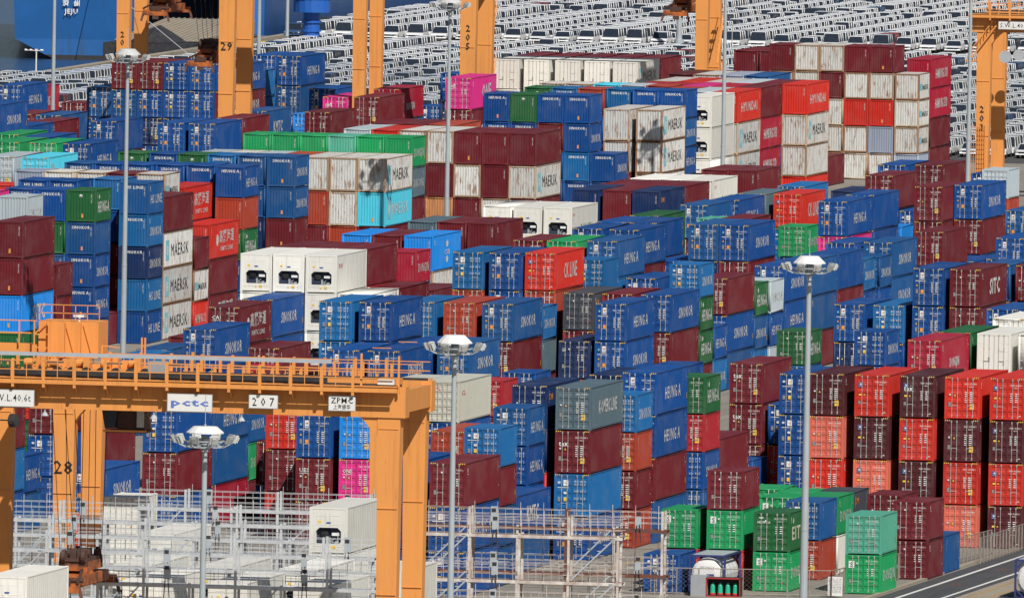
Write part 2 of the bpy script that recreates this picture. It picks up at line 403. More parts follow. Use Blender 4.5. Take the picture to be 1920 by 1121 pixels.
 (-22.10, 213.92, 12.192, 2.896, 4, ['g.D']),
 (-67.43, 214.02, 12.192, 2.591, 1, ['m.F']),
 (-8.32, 219.06, 12.192, 2.896, 3, ['N.D']),
 (-64.96, 219.83, 6.058, 2.591, 5, ['N.F.L.HS LINE', 'b.F.S.SINOKOR', 'v.F.S.SINOKOR', 'b.F.L', 'N.F.L']),
 (-73.42, 220.43, 6.058, 2.591, 5, ['N.F.-.HS LINE']),
 (-70.95, 220.43, 6.058, 2.591, 5, ['N.F.-.HS LINE']),
 (-43.89, 225.21, 6.058, 2.591, 3, ['k.F.J']),
 (-64.90, 225.93, 12.192, 2.896, 4, ['m.F', 'W.F.M', 'X.F.M', 'X.F.M']),
 (-68.47, 226.25, 6.058, 2.591, 5, ['b.F']),
 (-8.30, 231.29, 6.058, 2.591, 3, ['b.D.S', 'N.D', 'N.D']),
 (-49.22, 233.47, 12.192, 2.896, 3, ['s.F']),
 (-46.71, 233.47, 12.192, 2.896, 3, ['m.F']),
 (-44.07, 233.47, 12.192, 2.896, 3, ['s.F.O']),
 (-26.89, 235.02, 6.058, 2.591, 3, ['b.D']),
 (-7.97, 237.39, 6.058, 2.591, 3, ['N.D.S', 'N.D', 'N.D']),
 (-77.42, 238.18, 6.058, 2.591, 5, ['i.F']),
 (-74.94, 238.18, 6.058, 2.591, 5, ['W.F']),
 (-72.25, 238.18, 6.058, 2.591, 5, ['W.F']),
 (-69.75, 238.18, 6.058, 2.591, 5, ['m.F']),
 (-67.27, 238.18, 6.058, 2.591, 5, ['W.F.M']),
 (-64.78, 238.42, 6.058, 2.591, 3, ['m.F', 'W.F.M', 'r.F.H']),
 (-10.57, 240.56, 12.192, 2.896, 3, ['N.D']),
 (-7.94, 243.49, 12.192, 2.896, 3, ['N.D.S', 'N.D.S']),
 (-64.73, 244.52, 12.192, 2.896, 3, ['r.F.C', 'm.F', 'm.F.C']),
 (-67.21, 246.24, 12.192, 2.896, 4, ['r.F.C']),
 (-44.43, 249.93, 6.058, 2.591, 2, ['m.F']),
 (-13.05, 251.54, 12.192, 2.896, 4, ['N.D.H', 'p.D', 'N.D']),
 (-77.12, 257.21, 6.058, 2.591, 5, ['N.F.-.SINOKOR']),
 (-74.64, 257.21, 6.058, 2.591, 5, ['N.F.-.SINOKOR']),
 (-72.17, 257.21, 6.058, 2.591, 5, ['N.F.-.SINOKOR']),
 (-64.39, 257.21, 6.058, 2.591, 5, ['N.F.H.HEUNG A', 'o.F', 'g.F.G', 'N.F']),
 (0.66, 257.98, 12.192, 2.896, 3, ['N.D']),
 (-69.69, 258.21, 6.058, 2.591, 5, ['N.F.-.SINOKOR']),
 (-67.14, 258.48, 6.058, 2.591, 5, ['N.F.-.SINOKOR', 'N.F']),
 (-49.00, 261.35, 12.192, 2.896, 3, ['e.F']),
 (-46.52, 261.35, 12.192, 2.896, 3, ['m.F']),
 (-43.98, 261.35, 12.192, 2.896, 3, ['m.F']),
 (-13.18, 265.86, 12.192, 2.896, 4, ['N.D', 'N.D', 'N.D']),
 (-7.44, 266.49, 12.192, 2.896, 3, ['m.D']),
 (-87.17, 273.16, 6.058, 2.591, 4, ['r.F']),
 (-6.92, 279.26, 12.192, 2.896, 2, ['N.D']),
 (-26.48, 280.93, 12.192, 2.896, 3, ['m.D']),
 (-77.47, 281.20, 6.058, 2.591, 5, ['g.F.-.LOGO']),
 (-74.82, 281.20, 6.058, 2.591, 5, ['N.F.-.SINOKOR']),
 (-72.34, 281.20, 6.058, 2.591, 5, ['g.F.-.LOGO']),
 (-69.86, 281.20, 6.058, 2.591, 5, ['b.F.-.SINOKOR']),
 (-67.29, 281.20, 6.058, 2.591, 5, ['N.F.-.SINOKOR', 'N.F']),
 (-64.76, 281.20, 6.058, 2.591, 5, ['N.F.S.SINOKOR', 'N.F.S', 'm.F']),
 (-4.44, 284.76, 12.192, 2.896, 2, ['N.D']),
 (-10.74, 285.99, 12.192, 2.896, 4, ['m.D', 'm.D']),
 (-8.26, 291.49, 12.192, 2.896, 4, ['N.D.S', 'm.D']),
 (-23.18, 292.05, 6.058, 2.591, 3, ['G.D.J', 'N.D', 'm.D']),
 (-49.05, 295.98, 12.192, 2.896, 3, ['w.R']),
 (-46.45, 295.98, 12.192, 2.896, 3, ['w.R']),
 (-43.88, 295.98, 12.192, 2.896, 3, ['w.R.D']),
 (-15.96, 296.79, 6.058, 2.591, 3, ['s.D']),
 (-92.92, 301.57, 12.192, 2.896, 4, ['y.D']),
 (-89.90, 301.57, 12.192, 2.896, 4, ['c.D.m']),
 (-31.92, 302.82, 6.058, 2.591, 3, ['t.D']),
 (-18.37, 306.95, 12.192, 2.896, 4, ['m.D', 'v.D']),
 (-15.42, 306.95, 12.192, 2.896, 3, ['N.D']),
 (-34.40, 308.36, 12.192, 2.896, 3, ['N.D.H']),
 (-7.35, 312.84, 12.192, 2.896, 3, ['N.D']),
 (-76.12, 316.74, 12.192, 2.896, 4, ['W.F']),
 (-73.65, 316.74, 12.192, 2.896, 4, ['y.F']),
 (-71.17, 316.74, 12.192, 2.896, 4, ['o.F']),
 (-68.69, 316.74, 12.192, 2.896, 4, ['W.F', 'o.F', 'm.F']),
 (-66.21, 316.74, 12.192, 2.896, 4, ['W.F', 'W.F', 'o.F']),
 (-63.74, 316.74, 12.192, 2.896, 4, ['W.F.M', 'c.F.m', 'm.F']),
 (-78.63, 316.89, 12.192, 2.896, 4, ['y.F']),
 (-33.85, 320.93, 12.192, 2.896, 3, ['N.D.H']),
 (-76.15, 328.97, 6.058, 2.591, 5, ['G.F']),
 (-73.67, 328.97, 6.058, 2.591, 5, ['G.F']),
 (-71.19, 328.97, 6.058, 2.591, 5, ['G.F']),
 (-68.72, 328.97, 6.058, 2.591, 5, ['t.F']),
 (-66.24, 328.97, 6.058, 2.591, 5, ['G.F']),
 (-63.74, 328.97, 6.058, 2.591, 5, ['G.F.J', 'e.F.Y', 'm.F', 'm.F']),
 (-21.22, 330.69, 12.192, 2.896, 4, ['N.D']),
 (-18.34, 332.69, 12.192, 2.896, 4, ['m.D']),
 (-98.97, 333.22, 12.192, 2.896, 4, ['G.D']),
 (-95.71, 333.22, 12.192, 2.896, 4, ['G.D']),
 (-92.74, 333.22, 12.192, 2.896, 4, ['N.D.H']),
 (-33.95, 334.63, 12.192, 2.896, 3, ['e.D']),
 (-48.45, 334.69, 12.192, 2.896, 3, ['v.F']),
 (-45.72, 334.69, 12.192, 2.896, 3, ['m.F']),
 (-43.16, 334.69, 12.192, 2.896, 3, ['v.F.o']),
 (-30.99, 335.37, 12.192, 2.896, 3, ['r.D.X']),
 (-78.13, 335.53, 12.192, 2.896, 3, ['m.F', 'r.F', 'm.F']),
 (-98.98, 345.86, 12.192, 2.896, 4, ['N.D']),
 (-48.24, 346.92, 12.192, 2.896, 3, ['m.F']),
 (-45.68, 346.92, 12.192, 2.896, 3, ['m.F']),
 (-43.12, 346.92, 12.192, 2.896, 3, ['m.F']),
 (-102.52, 350.21, 12.192, 2.896, 4, ['G.D']),
 (-33.63, 352.66, 12.192, 2.896, 3, ['b.D']),
 (-16.79, 357.22, 6.058, 2.591, 2, ['N.D']),
 (-50.47, 360.45, 12.192, 2.896, 2, ['m.F']),
 (-47.99, 360.92, 12.192, 2.896, 3, ['w.F']),
 (-45.52, 360.92, 12.192, 2.896, 3, ['w.F']),
 (-43.04, 360.92, 12.192, 2.896, 3, ['w.F.D']),
 (-53.91, 366.07, 6.058, 2.591, 2, ['N.F']),
 (-77.40, 381.87, 12.192, 2.896, 4, ['y.F']),
 (-74.92, 381.87, 12.192, 2.896, 4, ['r.F']),
 (-72.45, 381.87, 12.192, 2.896, 4, ['W.F']),
 (-69.97, 381.87, 12.192, 2.896, 4, ['W.F', 'm.F', 'Z.F']),
 (-67.49, 381.87, 12.192, 2.896, 4, ['m.F', 'W.F', 'm.F']),
 (-65.01, 381.87, 12.192, 2.896, 4, ['m.F', 'm.F', 'W.F']),
 (-62.54, 381.87, 12.192, 2.896, 4, ['m.F', 'W.F.M', 'm.F']),
 (-45.87, 384.86, 12.192, 2.896, 3, ['m.F']),
 (-43.32, 384.86, 12.192, 2.896, 3, ['m.F']),
 (-94.97, 386.18, 12.192, 2.896, 4, ['N.D']),
 (-92.18, 386.18, 12.192, 2.896, 4, ['N.D']),
 (-77.66, 397.28, 12.192, 2.896, 4, ['m.F']),
 (-75.15, 397.28, 12.192, 2.896, 4, ['m.F']),
 (-72.65, 397.28, 12.192, 2.896, 4, ['o.F']),
 (-92.39, 399.88, 12.192, 2.896, 4, ['m.D']),
 (-118.41, 418.99, 12.192, 2.896, 4, ['N.D.S']),
 (-27.07, 423.87, 6.058, 2.591, 3, ['y.D', 'o.D']),
 (-77.83, 433.15, 12.192, 2.896, 5, ['p.D.1.ONE', 'm.D.X2']),
 (-65.43, 438.68, 6.058, 2.591, 3, ['N.F.S.SINOKOR']),
 (-75.36, 438.81, 6.058, 2.591, 5, ['N.F.-.HEUNG A', 'N.F.-.SINOKOR']),
 (-72.88, 438.81, 6.058, 2.591, 5, ['g.F.-.LOGO', 'N.F.-.SINOKOR']),
 (-70.40, 438.81, 6.058, 2.591, 5, ['N.F.-.SINOKOR', 'm.F']),
 (-67.92, 438.81, 6.058, 2.591, 5, ['N.F.-.SINOKOR', 'N.F.S.SINOKOR', 'b.F.-.SINOKOR', 'N.F.-.SINOKOR']),
 (-65.33, 444.78, 12.192, 2.896, 4, ['W.F', 'W.F']),
 (-62.40, 445.22, 12.192, 2.896, 4, ['W.F.M', 'W.F.M', 'W.F']),
 (-121.40, 445.69, 12.192, 2.896, 3, ['N.D']),
 (-74.78, 456.31, 6.058, 2.591, 5, ['g.F.-.LOGO']),
 (-72.31, 456.31, 6.058, 2.591, 5, ['b.F.-.SINOKOR']),
 (-69.83, 456.31, 6.058, 2.591, 5, ['o.F']),
 (-64.87, 457.01, 6.058, 2.591, 5, ['N.F.-.SINOKOR']),
 (-67.35, 457.31, 6.058, 2.591, 5, ['b.F.-.SINOKOR']),
 (-62.40, 457.45, 6.058, 2.591, 5, ['N.F.-.SINOKOR', 'N.F.S', 'N.F.H', 'N.F']),
 (-121.49, 457.92, 12.192, 2.896, 3, ['m.D']),
 (-91.31, 459.96, 12.192, 2.896, 4, ['m.D']),
 (-116.55, 463.22, 12.192, 2.896, 3, ['N.D']),
 (-75.51, 468.14, 6.058, 2.591, 5, ['W.F']),
 (-73.01, 468.14, 6.058, 2.591, 5, ['W.F']),
 (-70.52, 468.14, 6.058, 2.591, 5, ['c.F']),
 (-68.03, 468.14, 6.058, 2.591, 5, ['y.F']),
 (-65.54, 468.14, 6.058, 2.591, 5, ['o.F']),
 (-124.10, 474.51, 12.192, 2.896, 3, ['N.D']),
 (-127.05, 475.38, 12.192, 2.896, 3, ['m.D']),
 (-37.05, 479.97, 6.058, 2.591, 2, ['N.D']),
 (-93.56, 481.57, 12.192, 2.896, 4, ['k.D.J']),
 (-64.19, 481.95, 12.192, 2.896, 4, ['w.R', 'w.R', 'w.R']),
 (-88.31, 487.04, 6.058, 2.591, 5, ['N.D']),
 (-51.83, 490.14, 12.192, 2.896, 1, ['v.F']),
 (-68.98, 495.20, 12.192, 2.896, 4, ['o.F']),
 (-66.48, 495.20, 12.192, 2.896, 4, ['y.F']),
 (-63.96, 495.20, 12.192, 2.896, 4, ['r.F.Q', 'X.F.M', 'X.F.M']),
 (-109.12, 497.39, 12.192, 2.896, 3, ['N.D.K2']),
 (-121.58, 497.43, 12.192, 2.591, 5, ['m.D', 'N.D']),
 (-119.10, 497.43, 12.192, 2.591, 5, ['m.D', 'N.D', 'v.D']),
 (-116.62, 497.43, 12.192, 2.591, 5, ['N.D', 'N.D', 'N.D']),
 (-114.14, 497.43, 12.192, 2.591, 5, ['N.D', 'N.D']),
 (-111.67, 497.43, 12.192, 2.591, 5, ['N.D.H', 'm.D.S']),
 (-103.31, 498.57, 12.192, 2.896, 3, ['m.D']),
 (-73.97, 506.05, 12.192, 2.896, 4, ['k.F']),
 (-71.50, 506.05, 12.192, 2.896, 4, ['k.F']),
 (-69.02, 507.43, 12.192, 2.896, 4, ['p.F']),
 (-66.54, 507.43, 12.192, 2.896, 4, ['k.F']),
 (-64.06, 507.43, 12.192, 2.896, 4, ['m.F', 'k.F.H', 'k.F.H']),
 (-117.84, 512.68, 12.192, 2.896, 3, ['N.D.H']),
 (-108.00, 517.03, 6.058, 2.591, 3, ['s.D']),
 (-74.04, 520.22, 12.192, 2.896, 4, ['W.F']),
 (-71.56, 520.22, 12.192, 2.896, 4, ['r.F']),
 (-69.08, 520.22, 12.192, 2.896, 4, ['W.F']),
 (-66.61, 520.22, 12.192, 2.896, 4, ['y.F']),
 (-64.13, 520.22, 12.192, 2.896, 4, ['m.F']),
 (-61.65, 520.22, 12.192, 2.896, 4, ['r.F.Q', 'W.F.M', 'W.F']),
 (-63.82, 535.58, 6.058, 2.591, 1, ['m.F', 'v.F']),
 (-109.17, 538.08, 12.192, 2.896, 3, ['p.D.-.ONE']),
 (-76.11, 539.83, 12.192, 2.896, 4, ['M.F']),
 (-73.63, 539.83, 12.192, 2.896, 4, ['W.F']),
 (-71.15, 539.83, 12.192, 2.896, 4, ['i.F']),
 (-68.68, 539.83, 12.192, 2.896, 4, ['N.F']),
 (-134.23, 548.40, 12.192, 2.896, 3, ['N.D', 'N.D']),
 (-142.99, 548.54, 12.192, 2.896, 3, ['N.D.H']),
 (-121.06, 556.92, 6.058, 2.591, 4, ['b.D', 'b.D']),
 (-114.38, 558.41, 12.192, 2.896, 3, ['N.D']),
 (-121.17, 563.99, 12.192, 2.896, 4, ['N.D']),
 (-118.68, 563.99, 12.192, 2.896, 4, ['N.D.H', 'N.D']),
 (-98.19, 568.84, 12.192, 2.896, 4, ['w.Q']),
 (-95.27, 568.84, 12.192, 2.896, 4, ['w.Q']),
 (-92.21, 568.84, 12.192, 2.896, 4, ['w.Q']),
 (-89.33, 568.84, 12.192, 2.896, 4, ['w.Q']),
 (-86.53, 568.84, 12.192, 2.896, 4, ['w.Q.M']),
 (-68.15, 568.89, 12.192, 2.896, 1, ['m.F']),
 (-98.32, 581.07, 12.192, 2.896, 4, ['m.F']),
 (-95.26, 581.07, 12.192, 2.896, 4, ['m.F']),
 (-92.26, 581.07, 12.192, 2.896, 4, ['m.F']),
 (-89.36, 581.07, 12.192, 2.896, 4, ['m.F']),
 (-86.52, 581.07, 12.192, 2.896, 4, ['m.F']),
 (-74.84, 590.17, 6.058, 2.591, 5, ['m.F', 'W.F', 'W.F', 'W.F']),
 (-72.34, 590.17, 6.058, 2.591, 5, ['W.F', 'W.F', 'W.F', 'W.F']),
 (-69.87, 590.17, 6.058, 2.591, 5, ['W.F', 'm.F', 'W.F', 'W.F', 'W.F']),
 (-67.39, 590.17, 6.058, 2.591, 5, ['m.F', 'W.F', 'r.F', 'W.F', 'W.F']),
 (-64.91, 590.17, 6.058, 2.591, 5, ['m.F', 'W.F', 'r.F', 'i.F', 'W.F']),
 (-62.37, 590.17, 6.058, 2.591, 4, ['W.F.M', 'W.F.M', 'W.F.M', 'i.F']),
 (-62.46, 597.73, 12.192, 2.896, 4, ['k.F.H', 'k.F.H', 'm.F', 'm.F']),
 (-147.55, 601.91, 6.058, 2.591, 2, ['m.D']),
 (-81.83, 610.41, 12.192, 2.896, 4, ['m.F']),
 (-79.27, 610.41, 12.192, 2.896, 4, ['m.F']),
 (-102.45, 612.49, 12.192, 2.896, 3, ['N.D']),
 (-114.54, 616.44, 6.058, 2.591, 2, ['N.D']),
 (-157.20, 623.94, 12.192, 2.896, 2, ['k.D.H']),
 (-102.70, 626.04, 12.192, 2.896, 3, ['m.F']),
]
RACKS_L = [(-117.6, 4.62, 19.84, [2.9, 5.8]), (-134.6, -0.04, 23.06, [2.9, 5.8]), (-151.4, 2.49, 24.18, [2.9, 5.8]), (-167.6, 5.77, 29.3, [2.9, 5.8]), (-184.3, 15.35, 32.6, [2.9, 5.8]), (-201.0, 18.73, 35.82, [2.9, 5.8])]
RACKS_R = [(-128, 25.16, 40.89, [2.9, 5.8]), (-137.5, 26.93, 39.69, [2.9, 5.8]), (-169, 32.82, 47.98, [2.9]), (-185, 35.8, 48.62, [2.9])]
# ---------------------------------------------------------------- containers
PAINT = dict(N=(.002,.052,.215), b=(.007,.105,.29), s=(.008,.19,.58), c=(.07,.50,.66), v=(.006,.022,.085), m=(.118,.010,.016), M=(.068,.010,.014),
  r=(.47,.022,.013), q=(.36,.018,.026), x=(.50,.50,.43), X=(.40,.41,.41), o=(.31,.042,.022), O=(.60,.125,.085), k=(.30,.008,.028), p=(.52,.02,.18), g=(.012,.095,.03), G=(.008,.245,.08),
  t=(.075,.33,.235), w=(.68,.67,.62), W=(.50,.505,.49), y=(.36,.42,.46), e=(.075,.12,.15), d=(.045,.052,.068), i=(.25,.29,.38), Z=(.42,.19,.08), K=(.02,.03,.13))
CW = 2.438
GEO = {}
def zz(n_seg_pts, depth): pass
def corr(mb, plane, a0, a1, z0, z1, outer, depth, pitch, sign):
    """vertical corrugated sheet along one axis; outer = coordinate of the crest"""
    n = max(2, int(round((a1-a0)/pitch))); p = (a1-a0)/n; pts = []
    for i in range(n):
        b = a0+i*p
        pts += [(b, 0), (b+p*.30, 0), (b+p*.45, 1), (b+p*.85, 1)]
    pts.append((a1, 0))
    for (ua, da), (ub, db) in zip(pts, pts[1:]):
        ta, tb = outer-sign*depth*da, outer-sign*depth*db
        q = [(ua, ta, z0), (ub, tb, z0), (ub, tb, z1), (ua, ta, z1)]
        if plane == 'r': mb.face([(t, u, z) for u, t, z in q])
        elif plane == 'l': mb.face([(t, u, z) for u, t, z in q][::-1])
        elif plane == 'f': mb.face([(u, t, z) for u, t, z in q])
        else: mb.face([(u, t, z) for u, t, z in q][::-1])
def g_body(L, h):
    b = MB(); corr(b, 'r', .16, L-.16, .14, h-.10, CW-.012, .036, .278, 1); corr(b, 'l', .16, L-.16, .14, h-.10, .012, .036, .278, -1)
    n = int(L/.55)
    for i in range(n):
        y0 = .1+(L-.2)*i/n; y1 = .1+(L-.2)*(i+1)/n; ym = y0+(y1-y0)*.55
        b.face([(.06,y0,h-.03),(CW-.06,y0,h-.03),(CW-.06,ym,h-.03),(.06,ym,h-.03)])
        b.face([(.06,ym,h-.03),(CW-.06,ym,h-.03),(CW-.06,(ym+y1)/2,h-.048),(.06,(ym+y1)/2,h-.048)])
        b.face([(.06,(ym+y1)/2,h-.048),(CW-.06,(ym+y1)/2,h-.048),(CW-.06,y1,h-.03),(.06,y1,h-.03)])
    b.face([(.05,.05,.14),(.05,L-.05,.14),(CW-.05,L-.05,.14),(CW-.05,.05,.14)])
    return b
def g_plainbody(L, h):      # reefers: nearly smooth sandwich walls
    b = MB(); b.box(.02, .50, .14, CW-.02, L-.08, h-.03); b.box(.02, .16, .16, .06, .50, h-.05); b.box(CW-.06, .16, .16, CW-.02, .50, h-.05); b.box(.02, .10, h-.06, CW-.02, .50, h-.03)
    for i in range(int(L/.6)):
        y = .4+i*.6; b.box(CW-.02, y, .2, CW-.012, y+.06, h-.12, 'l')
    return b
def g_frame(L, h, front='D'):
    b = MB(); p = .16
    for x in (0, CW-p):
        for y in (0, L-p): b.box(x, y, .118, x+p, y+p, h-.118)
    for x in (0, CW-.06):
        b.box(x, p, h-.075, x+.06, L-p, h-.012); b.box(x, p, .05, x+.06, L-p, .16)
    for y in (0, L-.10):
        b.box(p, y, h-.13, CW-p, y+.10, h-.02); b.box(p, y, .06, CW-p, y+.10, .19)
    return b
def g_castings(L, h):
    b = MB()
    for x in (-.002, CW-.176):
        for y in (-.004, L-.158):
            b.box(x, y, 0, x+.178, y+.162, .118); b.box(x, y, h-.118, x+.178, y+.162, h)
            if y < 0:
                for z in (.03, h-.09): pass
    return b
def g_end(L, h):
    b = MB(); corr(b, 'f', .16, CW-.16, .19, h-.13, .022, .045, .235, -1); return b
def g_back(L, h):
    b = MB(); corr(b, 'k', .16, CW-.16, .19, h-.13, L-.022, .045, .235, 1); return b
def g_leaf(side, h):
    """door leaf with pressed horizontal ribs; side 0 = left, 1 = right"""
    b = MB(); x0, x1 = (.165, 1.205) if side == 0 else (1.233, CW-.165)
    z0, z1 = .19, h-.13; n = 5; H = (z1-z0); prof = [(z0, .030)]
    for i in range(n):
        c = z0+H*(i+.5)/n; w = H/n*.5
        prof += [(c-w*.62, .030), (c-w*.42, .068), (c+w*.42, .068), (c+w*.62, .030)]
    prof.append((z1, .030))
    xa, xb = x0+.05, x1-.05
    for (za, ya), (zb, yb) in zip(prof, prof[1:]):
        b.face([(xa, ya, za), (xb, ya, za), (xb, yb, zb), (xa, yb, zb)])
    b.box(x0, .022, z0, xa, .07, z1); b.box(xb, .022, z0, x1, .07, z1)
    b.face([(xa,.069,z0),(xb,.069,z0),(xb,.07,z1),(xa,.07,z1)])
    return b
def g_flatleaf(side, h):
    b = MB(); x0, x1 = (.165, 1.205) if side == 0 else (1.233, CW-.165); b.box(x0, .022, .19, x1, .07, h-.13)
    for z in (.45, 1.0, 1.6, 2.2):
        b.box(x0+.01 if side == 0 else x1-.16, .008, z, x0+.16 if side == 0 else x1-.01, .022, z+.05)
    return b
def g_gasket(h):
    b = MB(); b.box(1.205, .045, .19, 1.233, .07, h-.13); b.box(.155, .078, .17, CW-.155, .11, h-.11); return b
def g_rod(x, h, hand):
    b = MB(); b.tube((x, -.004, .13), (x, -.004, h-.07), .021, n=6)
    for z in (.24, h*.3, h*.62, h-.2): b.box(x-.05, .0, z, x+.05, .024, z+.05)
    s = 1 if hand else -1; z = h*.33; b.bar((x, -.018, z), (x+s*.22, -.018, z-.02), .03, .03)
    for z in (.15, h-.12): b.box(x-.045, -.02, z, x+.045, .02, z+.05)
    return b
def g_hazard(h):
    b = MB()
    for x0 in (.03, CW-.47):
        for i in range(6):
            b.col = YE if i % 2 == 0 else BK; x = x0+.02+i*.065
            b.face([(x,-.006,h-.10),(x+.065,-.006,h-.10),(x+.09,-.006,h-.02),(x+.025,-.006,h-.02)])
    return b
def lines(b, x, z, rows, sc=1., seed=0, col=WH):
    rnd = random.Random(seed); b.col = col
    for r in range(rows):
        for k in range(2):
            xx = x+k*.26*sc
            ww = rnd.uniform(.10, .2)*sc
            if k == 0: ww *= .7
            rect(b, 'f', xx, z-r*.135, xx+ww, z-r*.135+.062, .008)
def g_marks(var, h, L):
    """door markings: number, size lines, stickers"""
    b = MB(); b.col = WH; t = .008; rnd = random.Random(var*7+int(L)); H = h
    num = ['718253 6', '402917 3', '865520 1', '330748 9', '591264 0', '276039 5'][var % 6]; pre = ['SKHU', 'HALU', 'TEMU', 'CAIU', 'BMOU', 'SKLU'][var % 6]
    if var in (0, 4):           # blue box style with white square and large tonnage blocks
        rect(b, 'f', .62, H*.72, .95, H*.86, t); b.col = (.5, .35, .33); ngon(b, 'f', .785, H*.79, .07, t-.002, 8)
        b.col = WH; ngon(b, 'f', .33, H*.80, .08, t, 9, .10); rect(b, 'f', .22, H*.675, .98, H*.69, t)
        ngon(b, 'f', .75, H*.56, .09, t, 7, .13); b.col = YE; rect(b, 'f', .66, H*.37, .88, H*.46, t); b.col = GR; rect(b, 'f', .25, H*.36, .42, H*.46, t); b.col = WH
        for i, z in enumerate((.83, .76, .60, .43)):
            put_text(b, ['45G1', '22G1', '30.480', '32.500'][i], 'f', 1.36, H*z-.05, .30, .12, t, .03)
            put_text(b, ['68 4', '24 2', '98 1', '76.2'][i], 'f', 1.78, H*z-.06, .34, .13, t, .03)
    elif var == 1:              # picture sticker, triangle, orange square, fine lines
        rect(b, 'f', .58, H*.70, .90, H*.88, t); b.col = (.45, .2, .18); ngon(b, 'f', .74, H*.81, .09, t-.002, 8); b.col = (.1, .2, .45); rect(b, 'f', .62, H*.72, .86, H*.75, t-.002)
        b.col = (.15, .5, .5); rect(b, 'f', .26, H*.76, .38, H*.81, t); b.col = WH; rect(b, 'f', .20, H*.655, .96, H*.668, t)
        b.col = YE; ngon(b, 'f', .32, H*.54, .09, t, 3, a0=math.pi/2); b.col = OR; rect(b, 'f', .62, H*.34, .84, H*.43, t); b.col = GR; rect(b, 'f', .24, H*.33, .40, H*.44, t)
        b.col = WH; put_text(b, pre+' '+num, 'f', 1.36, H*.80, .86, .10, t, .03); put_text(b, '45G1', 'f', 1.62, H*.74, .28, .09, t, .03); lines(b, 1.42, H*.60, 6, 1.2, var)
    elif var == 2:              # small emblem square, yellow square low right
        b.col = (.02, .07, .25); rect(b, 'f', .26, H*.70, .56, H*.82, t); b.col = WH; ngon(b, 'f', .41, H*.77, .07, t-.002, 8); put_text(b, 'CK LINE', 'f', .28, H*.712, .26, .045, t-.002, .02)
        b.col = WH; rect(b, 'f', .70, H*.755, .78, H*.765, t); b.col = YE; rect(b, 'f', .30, H*.50, .50, H*.545, t); ngon(b, 'f', .68, H*.52, .075, t, 3, a0=math.pi/2)
        b.col = GR; rect(b, 'f', .26, H*.30, .42, H*.38, t); b.col = WH; put_text(b, pre+' '+num, 'f', 1.40, H*.81, .82, .10, t, .03); put_text(b, '45G1', 'f', 1.68, H*.75, .26, .09, t, .03); lines(b, 1.42, H*.62, 5, 1.25, var)
        b.col = WH; rect(b, 'f', 2.0, H*.10, 2.14, H*.118, t)
    elif var == 3:              # plain box: number, triangle, yellow square
        b.col = WH; ngon(b, 'f', .36, H*.58, .07, t, 8); b.col = YE; ngon(b, 'f', .70, H*.56, .085, t, 3, a0=math.pi/2); rect(b, 'f', 1.74, H*.24, 2.02, H*.37, t)
        b.col = GR; rect(b, 'f', .26, H*.30, .44, H*.40, t); b.col = WH; put_text(b, pre+' '+num, 'f', 1.36, H*.82, .86, .11, t, .03); put_text(b, '42G1', 'f', 1.66, H*.755, .26, .09, t, .03); lines(b, 1.40, H*.63, 6, 1.25, var+2)
    elif var == 6:              # number lines, small diamond
        b.col = (.3, .05, .05); ngon(b, 'f', 1.95, H*.24, .10, t, 4); b.col = GR; rect(b, 'f', .28, H*.28, .44, H*.38, t); b.col = WH; ngon(b, 'f', .80, H*.78, .06, t, 8)
        put_text(b, pre+' '+num, 'f', 1.36, H*.82, .86, .10, t, .02); put_text(b, '22G1', 'f', 1.66, H*.755, .26, .09, t, .02); lines(b, 1.46, H*.62, 4, 1.1, var)
    else:                       # reefer doors / sparse
        b.col = GR; rect(b, 'f', .80, H*.30, .92, H*.42, t); b.col = (.5, .25, .1); ngon(b, 'f', 1.9, H*.25, .07, t, 7); b.col = (.25, .3, .35); put_text(b, num, 'f', 1.5, H*.55, .5, .09, t, .02)
    return b
def g_endmarks(h, seed):
    b = MB(); b.col = WH; put_text(b, ['TCNU 48127', 'SKHU 70355', 'CAIU 29940'][seed % 3], 'f', CW-.42, h*.86, h*.5 and None, .085, .016, .03, vertical=True)
    if seed % 3 == 1: b.col = OR; rect(b, 'f', 1.25, h*.14, 1.40, h*.26, .016)
    return b
def g_sidemarks(L, h, seed):
    b = MB(); b.col = WH; t = CW-.004
    put_text(b, 'SKLU 407', 'r', L-.9, h*.88, None, .11, t, .03, vertical=True)
    rect(b, 'r', L-.55, h*.72, L-.40, h*.745, t); rect(b, 'r', L-.5, h*.30, L-.38, h*.33, t)
    if seed == 0: rect(b, 'r', .45, h*.78, .60, h*.88, t); rect(b, 'r', .40, h*.735, .85, h*.75, t)
    if seed == 1: put_text(b, 'TEMU 6120', 'r', .55, h*.88, None, .11, t, .03, vertical=True)
    if seed == 2: b.col = YE; rect(b, 'r', L-.52, h*.22, L-.36, h*.36, t)
    return b
SIDE = dict(S=('SINOKOR', WH), H=('HEUNG A', WH), M=('MAERSK', BK), m=('MAERSK', WH), J=('DONGJIN', WH), P=('PANOCEAN', WH), K=('DONGJIN', WH), T=('SITC', WH),
  L=('HS LINE', WH), D=('DONGJIN', (.05, .25, .18)), X=('CK LINE', WH), Y=('DONG YOUNG', WH), E=('K-OMERC LINE', WH), Q=('HYUNDAI', WH), G=('HEUNG-A', WH), K2=('KMTC', WH), E2=('EITL', (.7, .7, .5)), X2=('tex', WH))
SIDE['1'] = ('ONE', WH); SIDE['HS'] = ('HAMBURG SUD', WH)
